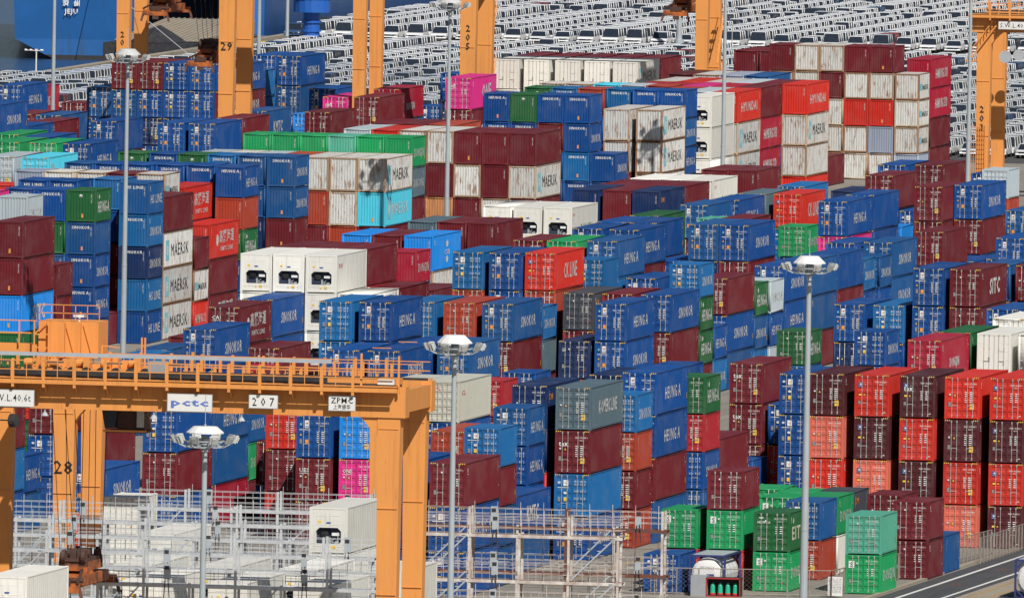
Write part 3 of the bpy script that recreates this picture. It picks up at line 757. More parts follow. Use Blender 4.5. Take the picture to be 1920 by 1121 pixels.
def g_side(code, L, h, red):
    b = MB(); t = CW-.003
    if code == 'C':
        b.col = WH; put_text(b, '高麗海運', 'r', L*.33, h*.46, L*.5, .78, t, .02); put_text(b, 'KMTC LINE', 'r', L*.38, h*.20, L*.42, .36, t, .03); ngon(b, 'r', L*.26, h*.52, .5, t, 12, .5); return b
    if code == 'O':
        b.col = WH
        ngon(b, 'r', L*.5, h*.72, .28, t, 12, .5); ngon(b, 'r', L*.5, h*.28, .28, t, 12, .5); put_text(b, 'CSB', 'r', L*.4, h*.42, L*.2, .40, t, .03); return b
    if code == 'o': b.col = OR; put_text(b, 'SM', 'r', .5, h*.66, 1.5, .42, t, .04); return b
    if code == 'd' or code == 'c':
        b.col = RD; put_text(b, 'CL' if code == 'c' else 'DJS', 'r', .9, h*.66, 1.4, .3, t, .04)
        return b
    if code == 'H' and red: code = 'HS'
    s, col = SIDE[code]; b.col = col
    if L > 8:
        if code in 'Mm':
            b.col = CY; rect(b, 'r', L*.08, h*.22, L*.20, h*.78, t-.001); b.col = WH; ngon(b, 'r', L*.14, h*.5, .42, t+.001, 7, .42); b.col = col
            put_text(b, s, 'r', L*.26, h*.32, L*.60, 1.0, t, .0)
        elif code == 'T': put_text(b, s, 'r', L*.33, h*.30, L*.40, 1.15, t, .06)
        elif code == '1': put_text(b, s, 'r', L*.42, h*.30, L*.36, 1.3, t, .05)
        elif code == 'K2': put_text(b, s, 'r', L*.28, h*.28, L*.36, 1.0, t, .05)
        elif code == 'X': put_text(b, s, 'r', L*.28, h*.30, L*.46, 1.15, t, .03)
        elif code == 'E': put_text(b, s, 'r', L*.24, h*.36, L*.56, .85, t, .05)
        elif code in ('K', 'J'): put_text(b, s, 'r', L*.30, h*.30, L*.34, .62, t, .06)
        elif code == 'D': put_text(b, s, 'r', L*.36, h*.22, L*.44, .75, t, .02); b.col = RD; put_text(b, 'DJS', 'r', .5, h*.75, .9, .2, t, .03)
        elif code == 'Q': put_text(b, s, 'r', L*.12, h*.34, L*.72, .85, t, .03)
        elif code == 'HS': put_text(b, s, 'r', L*.22, h*.32, L*.60, .9, t, .05)
        else: put_text(b, s, 'r', L*.26, h*.34, L*.50, .80, t, .03)
    else:
        if code in 'Mm': b.col = CY; rect(b, 'r', L*.06, h*.38, L*.30, h*.62, t-.001); b.col = col; put_text(b, s, 'r', L*.32, h*.38, L*.56, .48, t, .04)
        elif code == 'G' or code == 'E2': ngon(b, 'r', L*.22, h*.78, .22, t, 4, .3); put_text(b, s, 'r', L*.14, h*.30, L*.74, .85, t, .05)
        else: put_text(b, s, 'r', L*.13, h*.34, L*.75, .70, t, .02)
    return b
def g_front(txt, h, door):
    b = MB(); b.col = WH; t = .006 if door else .016
    if txt == 'LOGO': ngon(b, 'f', 1.2, h*.83, .08, t, 4, .18); put_text(b, 'HEUNG', 'f', 1.05, h*.77, .3, .06, t, .03)
    elif txt == 'swirl': rect(b, 'f', .24, h*.66, .62, h*.84, t); b.col = (.03, .1, .08); put_text(b, 'S', 'f', .32, h*.69, .22, .30, t-.002, .06)
    elif txt == 'ring':
        for i in range(10):
            a = 2*math.pi*i/10; ngon(b, 'f', .42+.13*math.cos(a), h*.76+.13*math.sin(a), .03, t, 4)
        put_text(b, 'A', 'f', .34, h*.73, .16, .16, t, .03)
    elif txt == 'tex': put_text(b, 'tex', 'f', .26, h*.64, .62, .34, t, .05)
    elif txt in ('ONE', 'UES', 'CAI'): put_text(b, txt, 'f', .26, h*.68, .66, .26, t, .04); rect(b, 'f', .26, h*.645, .9, h*.655, t)
    elif txt == 'OOCL': b.col = RD; put_text(b, txt, 'f', .3, h*.78, .75, .24, t, .04)
    elif txt == 'HEUNG-A': ngon(b, 'f', .5, h*.86, .08, t, 4, .18); put_text(b, txt, 'f', .26, h*.72, .85, .15, t, .04)
    else: put_text(b, txt, 'f', .48, h*.80, 1.48, .225, t, .045)
    return b
# reefer machinery end
def g_rpanel(h):
    b = MB(); x0, x1, z0, z1 = .16, CW-.16, .19, h-.13; y = .02
    ox0, ox1, oz0, oz1, c = .42, CW-.42, .62, 1.62, .22
    o = [(ox0,oz0),(ox1-c*.6,oz0),(ox1,oz0+c*.6),(ox1,oz1-c),(ox1-c,oz1),(ox0+c,oz1),(ox0,oz1-c)]
    def q(*p): b.face([(a, y, z) for a, z in p])
    q((x0,z0),(x1,z0),(x1,oz0),(x0,oz0)); q((x0,oz1),(x1,oz1),(x1,z1),(x0,z1)); q((x0,oz0),(ox0,oz0),(ox0,oz1),(x0,oz1)); q((ox1,oz0),(x1,oz0),(x1,oz1),(ox1,oz1))
    q((ox0,oz1-c),(ox0+c,oz1),(ox0,oz1)); q((ox1,oz1-c),(ox1,oz1),(ox1-c,oz1)); q((ox1-c*.6,oz0),(ox1,oz0),(ox1,oz0+c*.6))
    for i in range(7):
        (a, za), (d, zb) = o[i], o[(i+1) % 7]; b.face([(a,y,za),(d,y,zb),(d,y+.42,zb),(a,y+.42,za)][::-1])
    for (xa,za,xb,zb) in ((.45,1.78,1.05,2.35),(1.30,1.78,1.95,2.35)):
        b.box(xa, .008, za, xb, .02, za+.02); b.box(xa, .008, zb, xb, .02, zb+.02); b.box(xa, .008, za, xa+.02, .02, zb); b.box(xb, .008, za, xb+.02, .02, zb)
    b.box(.25, .005, .44, CW-.25, .02, .47)
    return b
def g_rbay(h): b = MB(); b.face([(.3,.44,.5),(CW-.3,.44,.5),(CW-.3,.44,1.75),(.3,.44,1.75)]); b.box(.5,.25,.66,1.5,.42,.92); return b
def g_rfan(h): b = MB(); b.tube((.95,.24,1.25),(.95,.43,1.25), .24, n=14); b.tube((.95,.20,1.25),(.95,.25,1.25), .10, n=8); return b
def g_rbox(h): b = MB(); b.box(1.42,.12,1.12,1.88,.42,1.30); return b
def g_rcomp(h): b = MB(); b.tube((1.72,.10,.68),(1.72,.4,.68), .13, n=10); b.tube((1.45,.15,.72),(1.45,.4,.72), .07, n=8); b.box(1.2,.12,.62,1.34,.3,1.0); b.bar((1.3,.1,.7),(1.6,.1,.95),.05); return b
def g_rmarks(h):
    b = MB(); t = .003; b.col = YE; rect(b, 'f', .55, h*.66, .75, h*.71, t); rect(b, 'f', 1.45, .30, 1.68, .50, t); ngon(b, 'f', 1.2, .36, .10, t, 3, a0=math.pi/2)
    b.col = (.05, .1, .35); ngon(b, 'f', 1.22, h*.665, .06, t, 10, .17); b.col = BK; rect(b, 'f', 1.05, 2.05, 1.25, 2.25, t) if False else None
    return b
def pm(key, fn):
    if key not in GEO: GEO[key] = fn()
    return GEO[key]
def container_parts(spec, L, h, seed, lod=0):
    """list of (part name, geometry key, geometry, material, colour, parent index)"""
    f = (spec.split('.')+['', '', ''])[:4]; pc, end, side, front = f
    base = PAINT[pc]; rnd = random.Random(seed); k = rnd.uniform(.88, 1.14); col = tuple(min(.85, c*k) for c in base)
    if pc == 'N' and rnd.random() < .3: col = (col[0]*1.5+.004, col[1]*1.25, col[2]*.95)
    mat = 'rusty' if pc in 'WXZ' else 'paint'; dk = (.03, .028, .026); P = []
    def a(name, key, fn, m=mat, c=col, par=None): P.append((name, key, pm(key, fn), m, c, par)); return len(P)-1
    Lk = int(L); hk = int(h*1000)
    if end == 'K': return P
    if end in 'RQ': a('body', ('pb', Lk, hk), lambda: g_plainbody(L, h), 'paint')
    else: a('body', ('b', Lk, hk), lambda: g_body(L, h))
    fr = a('frame', ('fr', Lk, hk), lambda: g_frame(L, h).add(g_castings(L, h)), 'rusty' if pc in 'WXZ' else 'paint', col if pc not in 'WX' else rnd.choice([(.30, .20, .13), (.42, .33, .24), (.24, .13, .08)]))
    if lod == 2: a('end_wall', ('e', Lk, hk), lambda: g_end(L, h)); a('rear_wall', ('bk', Lk, hk), lambda: g_back(L, h)); return P
    a('rear_wall', ('bk', Lk, hk), lambda: g_back(L, h))
    if end == 'F':
        a('end_wall', ('e', Lk, hk), lambda: g_end(L, h))
        if pc not in 'WXyZi': a('number_marking', ('em', hk, seed % 3), lambda: g_endmarks(h, seed), 'decal', WH)
    elif end == 'D' or end == 'Q':
        a('door_seal', ('gk', hk), lambda: g_gasket(h), 'paint', dk)
        for sd in (0, 1):
            d = a('door', ('lf' if end == 'D' else 'fl', sd, hk), (lambda sd=sd: (g_leaf if end == 'D' else g_flatleaf)(sd, h)))
            for xo in ((.50, .88) if sd == 0 else (1.56, 1.94)):
                a('lock_rod', ('rd', xo, hk), (lambda xo=xo: g_rod(xo, h, xo in (.50, 1.56))), 'rod', (.5, .5, .48), d)
        if L > 8 and end == 'D': a('hazard_marking', ('hz', hk), lambda: g_hazard(h), 'decal', YE)
        if end == 'Q': var = 5
        elif pc == 'N': var = 1 if L > 8 and seed % 3 else 0
        elif pc == 'b': var = 4
        elif pc in 'rOkM': var = 2 if seed % 3 else 3
        elif pc in 'gGt' or seed % 3 == 0: var = 6
        else: var = 3
        a('door_markings', ('dm', var, hk, Lk), lambda: g_marks(var, h, L), 'decal', WH)
    elif end == 'R':
        a('machinery_panel', ('rp', hk), lambda: g_rpanel(h), 'paint'); q = a('machinery_bay', ('rb', hk), lambda: g_rbay(h), 'paint', (.02, .03, .06))
        a('fan', ('rf', hk), lambda: g_rfan(h), 'paint', (.01, .01, .012), q); a('control_box', ('rx', hk), lambda: g_rbox(h), 'paint', (.7, .7, .7), q); a('compressor', ('rc', hk), lambda: g_rcomp(h), 'paint', (.3, .32, .34), q)
        a('door_markings', ('rm', hk), lambda: g_rmarks(h), 'decal', WH)
    if front: a('front_lettering', ('ft', front, hk, end == 'D'), lambda: g_front(front, h, end == 'D'), 'decal', WH)
    if side and side != '-':
        red = pc in 'kr' and side == 'H'
        a('side_lettering', ('sd', side, Lk, hk, red), lambda: g_side(side, L, h, red), 'decal', WH)
    if pc not in 'WXxwyZ': a('side_markings', ('sm', Lk, hk, seed % 3), lambda: g_sidemarks(L, h, seed % 3), 'decal', WH)
    return P

boxes = []          # every container: dict(x, y, z, L, h, spec, tier, n, sid)
pool = 'NNNmmbvgro'
for sid, (x, y, L, h, n, specs) in enumerate(STACKS):
    top = specs[0].split('.'); rnd = random.Random(sid)
    for t in range(n):
        sp = specs[t] if t < len(specs) else (rnd.choice(pool if top[0] not in 'wWs' else ('w' if top[0] == 'w' else 'Wm'))+'.'+(top[1] if top[1] != 'K' else 'D'))
        boxes.append(dict(x=x, y=y, z=(n-1-t)*(h+.02), L=L, h=h, spec=sp, tier=n-t, n=n, sid=sid, seed=sid*11+t*3, i=len(boxes)))
# how much of each box the camera sees
def project(P):
    d = P-CAM; R3 = np.array([list(Rv), list(Uv), list(fw)]); q = d@R3.T
    return np.stack([960+F_PX*q[..., 0]/q[..., 2], 560.5-F_PX*q[..., 1]/q[..., 2], q[..., 2]], -1)
W2, H2 = 960, 561
zb = np.full((H2, W2), 1e9); ib = np.full((H2, W2), -1)
for k, b in enumerate(boxes):
    x0, y0, z0 = b['x'], b['y'], b['z']; x1, y1, z1 = x0+CW, y0+b['L'], z0+b['h']
    for q in (((x0,y0,z0),(x1,y0,z0),(x1,y0,z1),(x0,y0,z1)), ((x1,y0,z0),(x1,y1,z0),(x1,y1,z1),(x1,y0,z1)), ((x0,y0,z1),(x1,y0,z1),(x1,y1,z1),(x0,y1,z1))):
        p = project(np.array(q)); p[:, :2] *= .5
        for tri in ((0,1,2),(0,2,3)):
            a, bb, c = p[list(tri)]; u0 = int(max(0, math.floor(min(a[0],bb[0],c[0])))); u1 = int(min(W2-1, math.ceil(max(a[0],bb[0],c[0]))))
            v0 = int(max(0, math.floor(min(a[1],bb[1],c[1])))); v1 = int(min(H2-1, math.ceil(max(a[1],bb[1],c[1]))))
            if u1 < u0 or v1 < v0: continue
            X, Y = np.meshgrid(np.arange(u0, u1+1)+.5, np.arange(v0, v1+1)+.5)
            D = (bb[0]-a[0])*(c[1]-a[1])-(c[0]-a[0])*(bb[1]-a[1])
            if abs(D) < 1e-6: continue
            l1 = ((X-a[0])*(c[1]-a[1])-(c[0]-a[0])*(Y-a[1]))/D; l2 = ((bb[0]-a[0])*(Y-a[1])-(X-a[0])*(bb[1]-a[1]))/D
            ok = (l1 >= 0) & (l2 >= 0) & (l1+l2 <= 1); dz = a[2]+l1*(bb[2]-a[2])+l2*(c[2]-a[2])
            sub = zb[v0:v1+1, u0:u1+1]; ok &= dz < sub; sub[ok] = dz[ok]; ib[v0:v1+1, u0:u1+1][ok] = k
cnt = np.bincount(ib[ib >= 0].ravel(), minlength=len(boxes))
order = np.argsort(-cnt, kind='stable')
single = set([int(i) for i in order if not boxes[i]['spec'].startswith('K')][:300])
CEN = {}
for k in single:
    vv, uu = np.nonzero(ib == k); CEN[k] = (uu.mean()*2, vv.mean()*2)

# labels
CN = dict(N='dark blue', b='light blue', s='azure', c='cyan', v='navy', m='maroon', M='dark wine', r='bright red', o='rust-orange', O='salmon red', k='crimson', p='pink',
  g='dark green', G='bright green', t='teal', w='white', x='cream', X='grey', q='deep red', W='rusty grey-white', y='pale grey', e='slate grey', d='charcoal', i='periwinkle', Z='heavily rusted', K='framed')
def base_label(b):
    pc, end, side, front = (b['spec'].split('.')+['', '', ''])[:4]
    s = CN[pc]+(' long' if b['L'] > 8 else ' short')
    s += ' refrigerated container' if end in 'RQ' else ' container'
    if side and side not in ('-', 'd', 'c', 'o'): s += ', '+('black' if side == 'M' else 'green' if side == 'D' else 'white')+' side lettering'
    elif front: s += ', lettered end'
    else: s += dict(F=', ribbed end', D=', doors facing', R=', fan end', Q=', flat doors')[end]
    return s
bykey = {(b['sid'], b['tier']): b for b in boxes}
def level(b): return 'topmost' if b['tier'] == b['n'] else ['', 'ground tier', 'second tier', 'third tier', 'fourth tier', 'fifth tier'][b['tier']]
def below(b):
    q = bykey.get((b['sid'], b['tier']-1)); return ' on '+CN[q['spec'][0]] if q and cnt[q['i']] > 60 else ''
def above(b):
    q = bykey.get((b['sid'], b['tier']+1)); return ' under '+CN[q['spec'][0]] if q and cnt[q['i']] > 60 else ''
def zone(u, v):
    a = ['far left', 'left', 'centre-left', 'centre', 'centre-right', 'right', 'far right'][min(6, int(u/1920*7))]
    d = ['top', 'upper', 'upper-middle', 'middle', 'lower-middle', 'bottom'][min(5, int(v/1121*6))]
    return f'{d} {a}'
def full_label(k):
    b = boxes[k]; z = ', '+zone(*CEN[k])
    for s in (above(b)+below(b), above(b) or below(b), ''):
        t = base_label(b)+', '+level(b)+s+z
        if len(t.split()) <= 13: break
    return t
ORD = 'first second third fourth fifth sixth seventh eighth ninth tenth eleventh twelfth thirteenth fourteenth fifteenth sixteenth seventeenth eighteenth nineteenth twentieth'.split()
LAB = {k: full_label(k) for k in single}
from collections import defaultdict
g = defaultdict(list)
for k, s in LAB.items(): g[s].append(k)
for s, ks in g.items():
    if len(ks) > 1:
        ks.sort(key=lambda k: CEN[k][0])
        for j, k in enumerate(ks): LAB[k] = f'{s}, {ORD[min(j, 19)]} from left'
MC = {}
def pmesh(key, geo, mat):
    kk = (key, mat)
    if kk not in MC: MC[kk] = geo.mesh(str(key[0]), [M[mat]])
    return MC[kk]
MATS_A = [M['apaint'], M['arusty'], M['decal'], M['rod']]; MI = dict(paint=0, rusty=1, decal=2, rod=3)
acc = dict(v=[], f3=[], loops=[], ls=[], col=[], mi=[]); nv = 0
AV = []; ALV = []; ALS = []; ACOL = []; AMI = []; vbase = 0; npcache = {}
for k, b in enumerate(boxes):
    L, h = b['L'], b['h']
    if b['spec'].startswith('K'): continue
    if k in single:
        pc = b['spec'][0]
        root = thing('refrigerated_container' if b['spec'].split('.')[1] in 'RQ' else 'shipping_container', LAB[k], 'container', (b['x'], b['y'], b['z']), 0, 'containers stacked in the yard')
        made = []
        for name, key, geo, mat, col, par in container_parts(b['spec'], L, h, b['seed']):
            o = link(name, pmesh(key, geo, mat), made[par] if par is not None else root, color=col); made.append(o)
    else:
        for name, key, geo, mat, col, par in container_parts(b['spec'], L, h, b['seed'], 0 if cnt[k] > 3 else 2):
            if key not in npcache:
                lens = np.array([len(f) for f in geo.f]); idx = np.array([i for f in geo.f for i in f]); cc = None
                if any(c is not None for c in geo.c):
                    cc = np.array([(*(c or col), 1.0) for f, c in zip(geo.f, geo.c) for _ in f])
                npcache[key] = (np.array(geo.v), lens, idx, cc)
            gv, lens, idx, cc = npcache[key]
            AV.append(gv+np.array([b['x'], b['y'], b['z']])); ALV.append(idx+vbase); ALS.append(lens); vbase += len(gv)
            ACOL.append(cc if cc is not None else np.tile(np.array([*col, 1.0]), (len(idx), 1))); AMI.append(np.full(len(lens), MI[mat]))
def bake(name, AV, ALV, ALS, ACOL, AMI, mats):
    V = np.concatenate(AV); I = np.concatenate(ALV); LN = np.concatenate(ALS); CO = np.concatenate(ACOL); MIX = np.concatenate(AMI)
    me = bpy.data.meshes.new(name); me.vertices.add(len(V)); me.vertices.foreach_set('co', V.ravel().astype(np.float32))
    me.loops.add(len(I)); me.loops.foreach_set('vertex_index', I.astype(np.int32)); me.polygons.add(len(LN))
    st = np.concatenate([[0], np.cumsum(LN)[:-1]]).astype(np.int32); me.polygons.foreach_set('loop_start', st)
    me.polygons.foreach_set('material_index', MIX.astype(np.int32))
    for m in mats: me.materials.append(m)
    me.update(calc_edges=True)
    at = me.attributes.new('paint', 'FLOAT_COLOR', 'CORNER'); at.data.foreach_set('color', CO.astype(np.float32).ravel())
    me.validate(); return me, int((LN-2).sum())
me, nt_ = bake('stacked_containers', AV, ALV, ALS, ACOL, AMI, MATS_A)
tag(link('stacked_containers', me), 'partly hidden shipping containers filling the stacks behind and beneath the front ones', 'containers', None, 'stuff')
print('containers', len(boxes), 'visible', int((cnt > 3).sum()), 'stuff tris', nt_, 'min single px', cnt[order[299]]*4)
# ---------------------------------------------------------------- ground, road, water
def ground_mat(name, ca, cb, sc=.06, stain=.35, rough=.85):
    m, n, l, b = nodes(name); v = mapping(n, l, (1, 1, 1))
    c = mixc(n, l, ramp(n, l, noise(n, l, v, sc, 6), .3, .7), ca, cb)
    c = mixc(n, l, ramp(n, l, noise(n, l, v, sc*9, 5, .7), .5, .75, 0, stain), c, tuple(x*.45 for x in ca))
    v2 = mapping(n, l, (2.2, .05, 1)); c = mixc(n, l, ramp(n, l, noise(n, l, v2, 1.0, 5, .7), .52, .70, 0, .55), c, tuple(x*.35 for x in ca))
    v3 = mapping(n, l, (1, 1, 1)); c = mixc(n, l, ramp(n, l, noise(n, l, v3, .9, 7, .8), .62, .66, 0, .6), c, tuple(x*.3 for x in ca))
    l.new(c, b.inputs['Base Color']); b.inputs['Roughness'].default_value = rough
    return m
M['yard'] = ground_mat('yard_concrete', (.20, .185, .155), (.27, .25, .215)); M['asphalt'] = ground_mat('asphalt', (.045, .047, .052), (.07, .072, .077), .2, .4)
M['lane'] = ground_mat('road_paint', (.75, .75, .72), (.62, .62, .6), 1.5, .5, .6); M['tan'] = ground_mat('pale_concrete', (.33, .28, .21), (.27, .24, .19), .3, .3)
def sheet(name, pts, z, mat, thick=0):
    b = MB()
    if thick: b.prism(pts, 'z', z, z-thick)
    else: b.face([(p[0], p[1], z) for p in pts])
    o = part(name, b, mat, None); o['kind'] = 'structure'; return o
QX = -195.0
sheet('ground', [(QX, -900), (2500, -900), (2500, 5200), (QX, 5200)], 0, M['yard'], 6)
wm, n, l, b = nodes('sea_water'); b.inputs['Base Color'].default_value = (.012, .045, .12, 1); b.inputs['Roughness'].default_value = .22
v = mapping(n, l, (1, .35, 1)); bp = n.new('ShaderNodeBump'); bp.inputs['Strength'].default_value = 1; bp.inputs['Distance'].default_value = .6
l.new(noise(n, l, v, .8, 6, .65), bp.inputs['Height']); l.new(bp.outputs[0], b.inputs['Normal']); M['water'] = wm
sheet('water', [(-4500, -900), (QX+.5, -900), (QX+.5, 7000), (-4500, 7000)], -2.6, wm)
# quay wall kerb and bollards
b = MB(); b.box(QX-.3, 600, -2.8, QX+.9, 1500, .35); o = part('quay_kerb', b, M['tan'], None); o['kind'] = 'structure'
# service road at lower right with kerb and lane lines
def along(x0, y0, x1, y1, wdt, z, name, mat):
    d = Vector((x1-x0, y1-y0, 0)).normalized(); nrm = Vector((d.y, -d.x, 0))*wdt
    return sheet(name, [(x0, y0), (x0+nrm.x, y0+nrm.y), (x1+nrm.x, y1+nrm.y), (x1, y1)], z, mat)
along(49.6, -140, 50.4, 260, 40, .004, 'road', M['asphalt']); along(50.75, -140, 51.5, 260, .28, .008, 'lane_line', M['lane']); along(53.55, -140, 54.6, 260, .25, .008, 'lane_line', M['lane'])
M['yline'] = ground_mat('worn_yellow_line', (.45, .27, .07), (.3, .2, .1), 1.5, .5); along(54.4, -140, 55.4, 260, 2.6, .008, 'lane_strip', M['tan']); along(55.1, -140, 56.1, 260, .22, .012, 'lane_line', M['yline']); along(56.4, -140, 57.4, 260, .22, .012, 'lane_line', M['yline'])
b = MB(); b.box(49.15, -140, 0, 49.6, 260, .14); o = part('kerb', b, M['tan'], None); o['kind'] = 'structure'
for x, y0, y1 in ((27.5, -95, 60), (31.2, -70, 60), (-3.4, -60, 120)):
    along(x, y0, x, y1, .22, .006, 'yard_line', M['yline'])
for k, (dx, dy) in enumerate(((34,-70),(44,-70),(46,-50),(33,-40),(52.2,-80),(52.4,-62))):
    b = MB(); b.box(-.4,-.4,0,.4,.4,.02); o = part('drain_cover', b, M['rust'], None); o.location = (dx, dy, .004); tag(o, ['iron drain cover in the yard near the tank','iron drain cover beside the green containers','iron drain cover between the maroon stack and fence','iron drain cover beneath the rack lines','near iron drain cover on the road edge','farther iron drain cover on the road edge'][k], 'drain cover')
sheet('car_park', [(-194, 640), (400, 640), (400, 1500), (-194, 1500)], .004, ground_mat('car_park_asphalt', (.05, .05, .052), (.08, .078, .076), .1))
sheet('apron_strip', [(-186, 928), (60, 928), (60, 952), (-186, 952)], .01, M['tan'])

# ---------------------------------------------------------------- yard floodlight masts
def flood_mast(loc, label, H=25.9, dome='tray', r=.24, group='yard floodlight masts'):
    t = thing('floodlight_mast', label, 'light mast', (loc[0], loc[1], 0), 0, group)
    b = MB(); b.tube((0,0,0), (0,0,H*.35), r, r*.86, 14); b.tube((0,0,H*.35), (0,0,H-1.2), r*.82, r*.55, 14); b.tube((0,0,H*.35-.06), (0,0,H*.35+.06), r*.92, n=14)
    part('pole', b, M['pole'], t)
    b = MB(); b.tube((0,0,0), (0,0,.08), r*2.2, n=12); b.box(-.5,-.5,-.2,.5,.5,.02); part('base_plate', b, M['galv'], t)
    b = MB(); n = 16
    if dome == 'tray':
        b.tube((0,0,H-.40), (0,0,H), 1.0, .58, 14); b.tube((0,0,H-.46), (0,0,H-.40), 1.02, 1.0, 14)
    else:
        b.tube((0,0,H-.30), (0,0,H), .98, .62, 16); b.tube((0,0,H-.36), (0,0,H-.30), .98, .98, 16)
    part('hood', b, M['hood' if r == .24 and loc[1] > 0 else 'white'], t)
    b = MB()
    for rr, zz in ((1.0, H-.75), (1.0, H-1.05), (.45, H-.9)):
        for i in range(n):
            a0, a1 = 2*math.pi*i/n, 2*math.pi*(i+1)/n; b.bar((rr*math.cos(a0), rr*math.sin(a0), zz), (rr*math.cos(a1), rr*math.sin(a1), zz), .06)
    for i in range(8):
        a0 = 2*math.pi*(i+.5)/8; c, s = math.cos(a0), math.sin(a0); b.bar((.12*c,.12*s,H-1.2), (1.0*c,1.0*s,H-.75), .06); b.bar((.12*c,.12*s,H-.9), (1.0*c,1.0*s,H-1.05), .06); b.bar((1.0*c,1.0*s,H-1.05), (1.55*c,1.55*s,H-.8), .07)
    b.tube((0,0,H-1.3), (0,0,H-.5), .2, n=10)
    for i in range(5):
        a0 = i*1.3; b.box(.3*math.cos(a0)-.14, .3*math.sin(a0)-.14, H-1.0, .3*math.cos(a0)+.14, .3*math.sin(a0)+.14, H-.62)
    part('ring_frame', b, M['galv'], t)
    for i in range(10):
        a0 = 2*math.pi*(i+.25)/10; fl = MB(); fl.box(-.23, 0, -.21, .23, .13, .21); fl.box(-.1, .13, -.15, .1, .2, .15)
        for q in range(4): fl.box(-.19, -.03, -.18+q*.10, .19, 0, -.12+q*.10)
        R4 = Matrix.Translation((1.55*math.cos(a0), 1.55*math.sin(a0), H-.62)) @ Matrix.Rotation(a0-math.pi/2, 4, 'Z') @ Matrix.Rotation(-.45, 4, 'X')
        mb = MB().add(fl, R4); part('floodlight', mb, M['lamp' if i % 2 else 'hood'], t)
    b = MB(); b.tube((0,0,H), (0,0,H+.12), .05, n=6); b.tube((0,0,H+.1), (0,0,H+1.6), .018, n=5); part('lightning_rod', b, M['galv'], t)
    return t
flood_mast((-52.21, 158.67), 'floodlight mast rising in front of the striped blue stacks at upper left')
flood_mast((-53.65, 304.0), 'floodlight mast standing before the maroon row, between two orange crane legs')
flood_mast((-51.9, 431.0), 'floodlight mast crossing the white refrigerated stack, its head above the picture')
flood_mast((58.02, -296.56), 'nearest tall floodlight mast just right of the big orange crane leg', r=.24)
flood_mast((64.61, -402.68), 'floodlight mast with round white hood in front of the orange girder and rack', dome='dish', r=.24)
flood_mast((59.01, -182.15), 'floodlight mast in front of the blue stacks left of the red wall', r=.27)
flood_mast((-125.64, 490.0), 'floodlight mast crossing the blue ship hull at far left')
flood_mast((-34.16, 460.0), 'floodlight mast beside the orange crane leg at upper right')
flood_mast((-162.64, 781.14), 'thin floodlight mast by the blue hulls behind the blue stacks')
def thin_pole(x, y, label, H=14, r=.12):
    b = MB(); b.tube((0,0,0), (0,0,H), r, r*.6, 8); b.box(-.3,-.3,0,.3,.3,.1); b.bar((0,0,H), (.9,0,H+.2), .08); b.box(.7,-.12,H+.05,1.2,.12,H+.25)
    o = part('street_lamp', b, M['galv'], None); o.location = (x, y, 0); tag(o, label, 'lamp post')
thin_pole(-165.0, 932.6, 'slim grey lamp post among the parked cars right of the mast', 12)
thin_pole(-189.4, 935.9, 'grey post against the dark blue hull by the yellow machine', 16, .22)
thin_pole(-149.5, 1093.9, 'grey post amid the farthest parked cars at the top', 12, .2)
thin_pole(-124.5, 858, 'slim dark post behind the rusty white container wall', 6, .07)
t = thing('street_lamp', 'small white two-armed lamp by the water at far left', 'lamp post', (-193.2, 812, 0))
b = MB(); b.tube((0,0,0), (0,0,3.0), .09, .07, 8); part('pole', b, M['white'], t)
b = MB(); b.bar((-1.1,0,3.0), (.8,0,2.98), .07); b.box(-.15,-.1,2.9,.15,.1,3.15); part('arm', b, M['white'], t)
for x in (-1.15, -.6, .6):
    b = MB(); b.tube((x-.12,0,3.03), (x+.16,0,3.03), .12, .08, 8); part('lamp_head', b, M['white'], t)
t = thing('light_tower', 'thick grey steel column standing among the parked cars under the hanging spreader', 'tower', (-147.25, 954.7, 0))
b = MB(); b.tube((0,0,0), (0,0,4.6), .36, .32, 12); b.tube((0,0,4.6), (0,0,18), .3, .2, 12); part('column', b, M['pole'], t)
b = MB(); b.tube((0,0,0), (0,0,1.1), .55, n=12); part('base_collar', b, M['galv'], t)

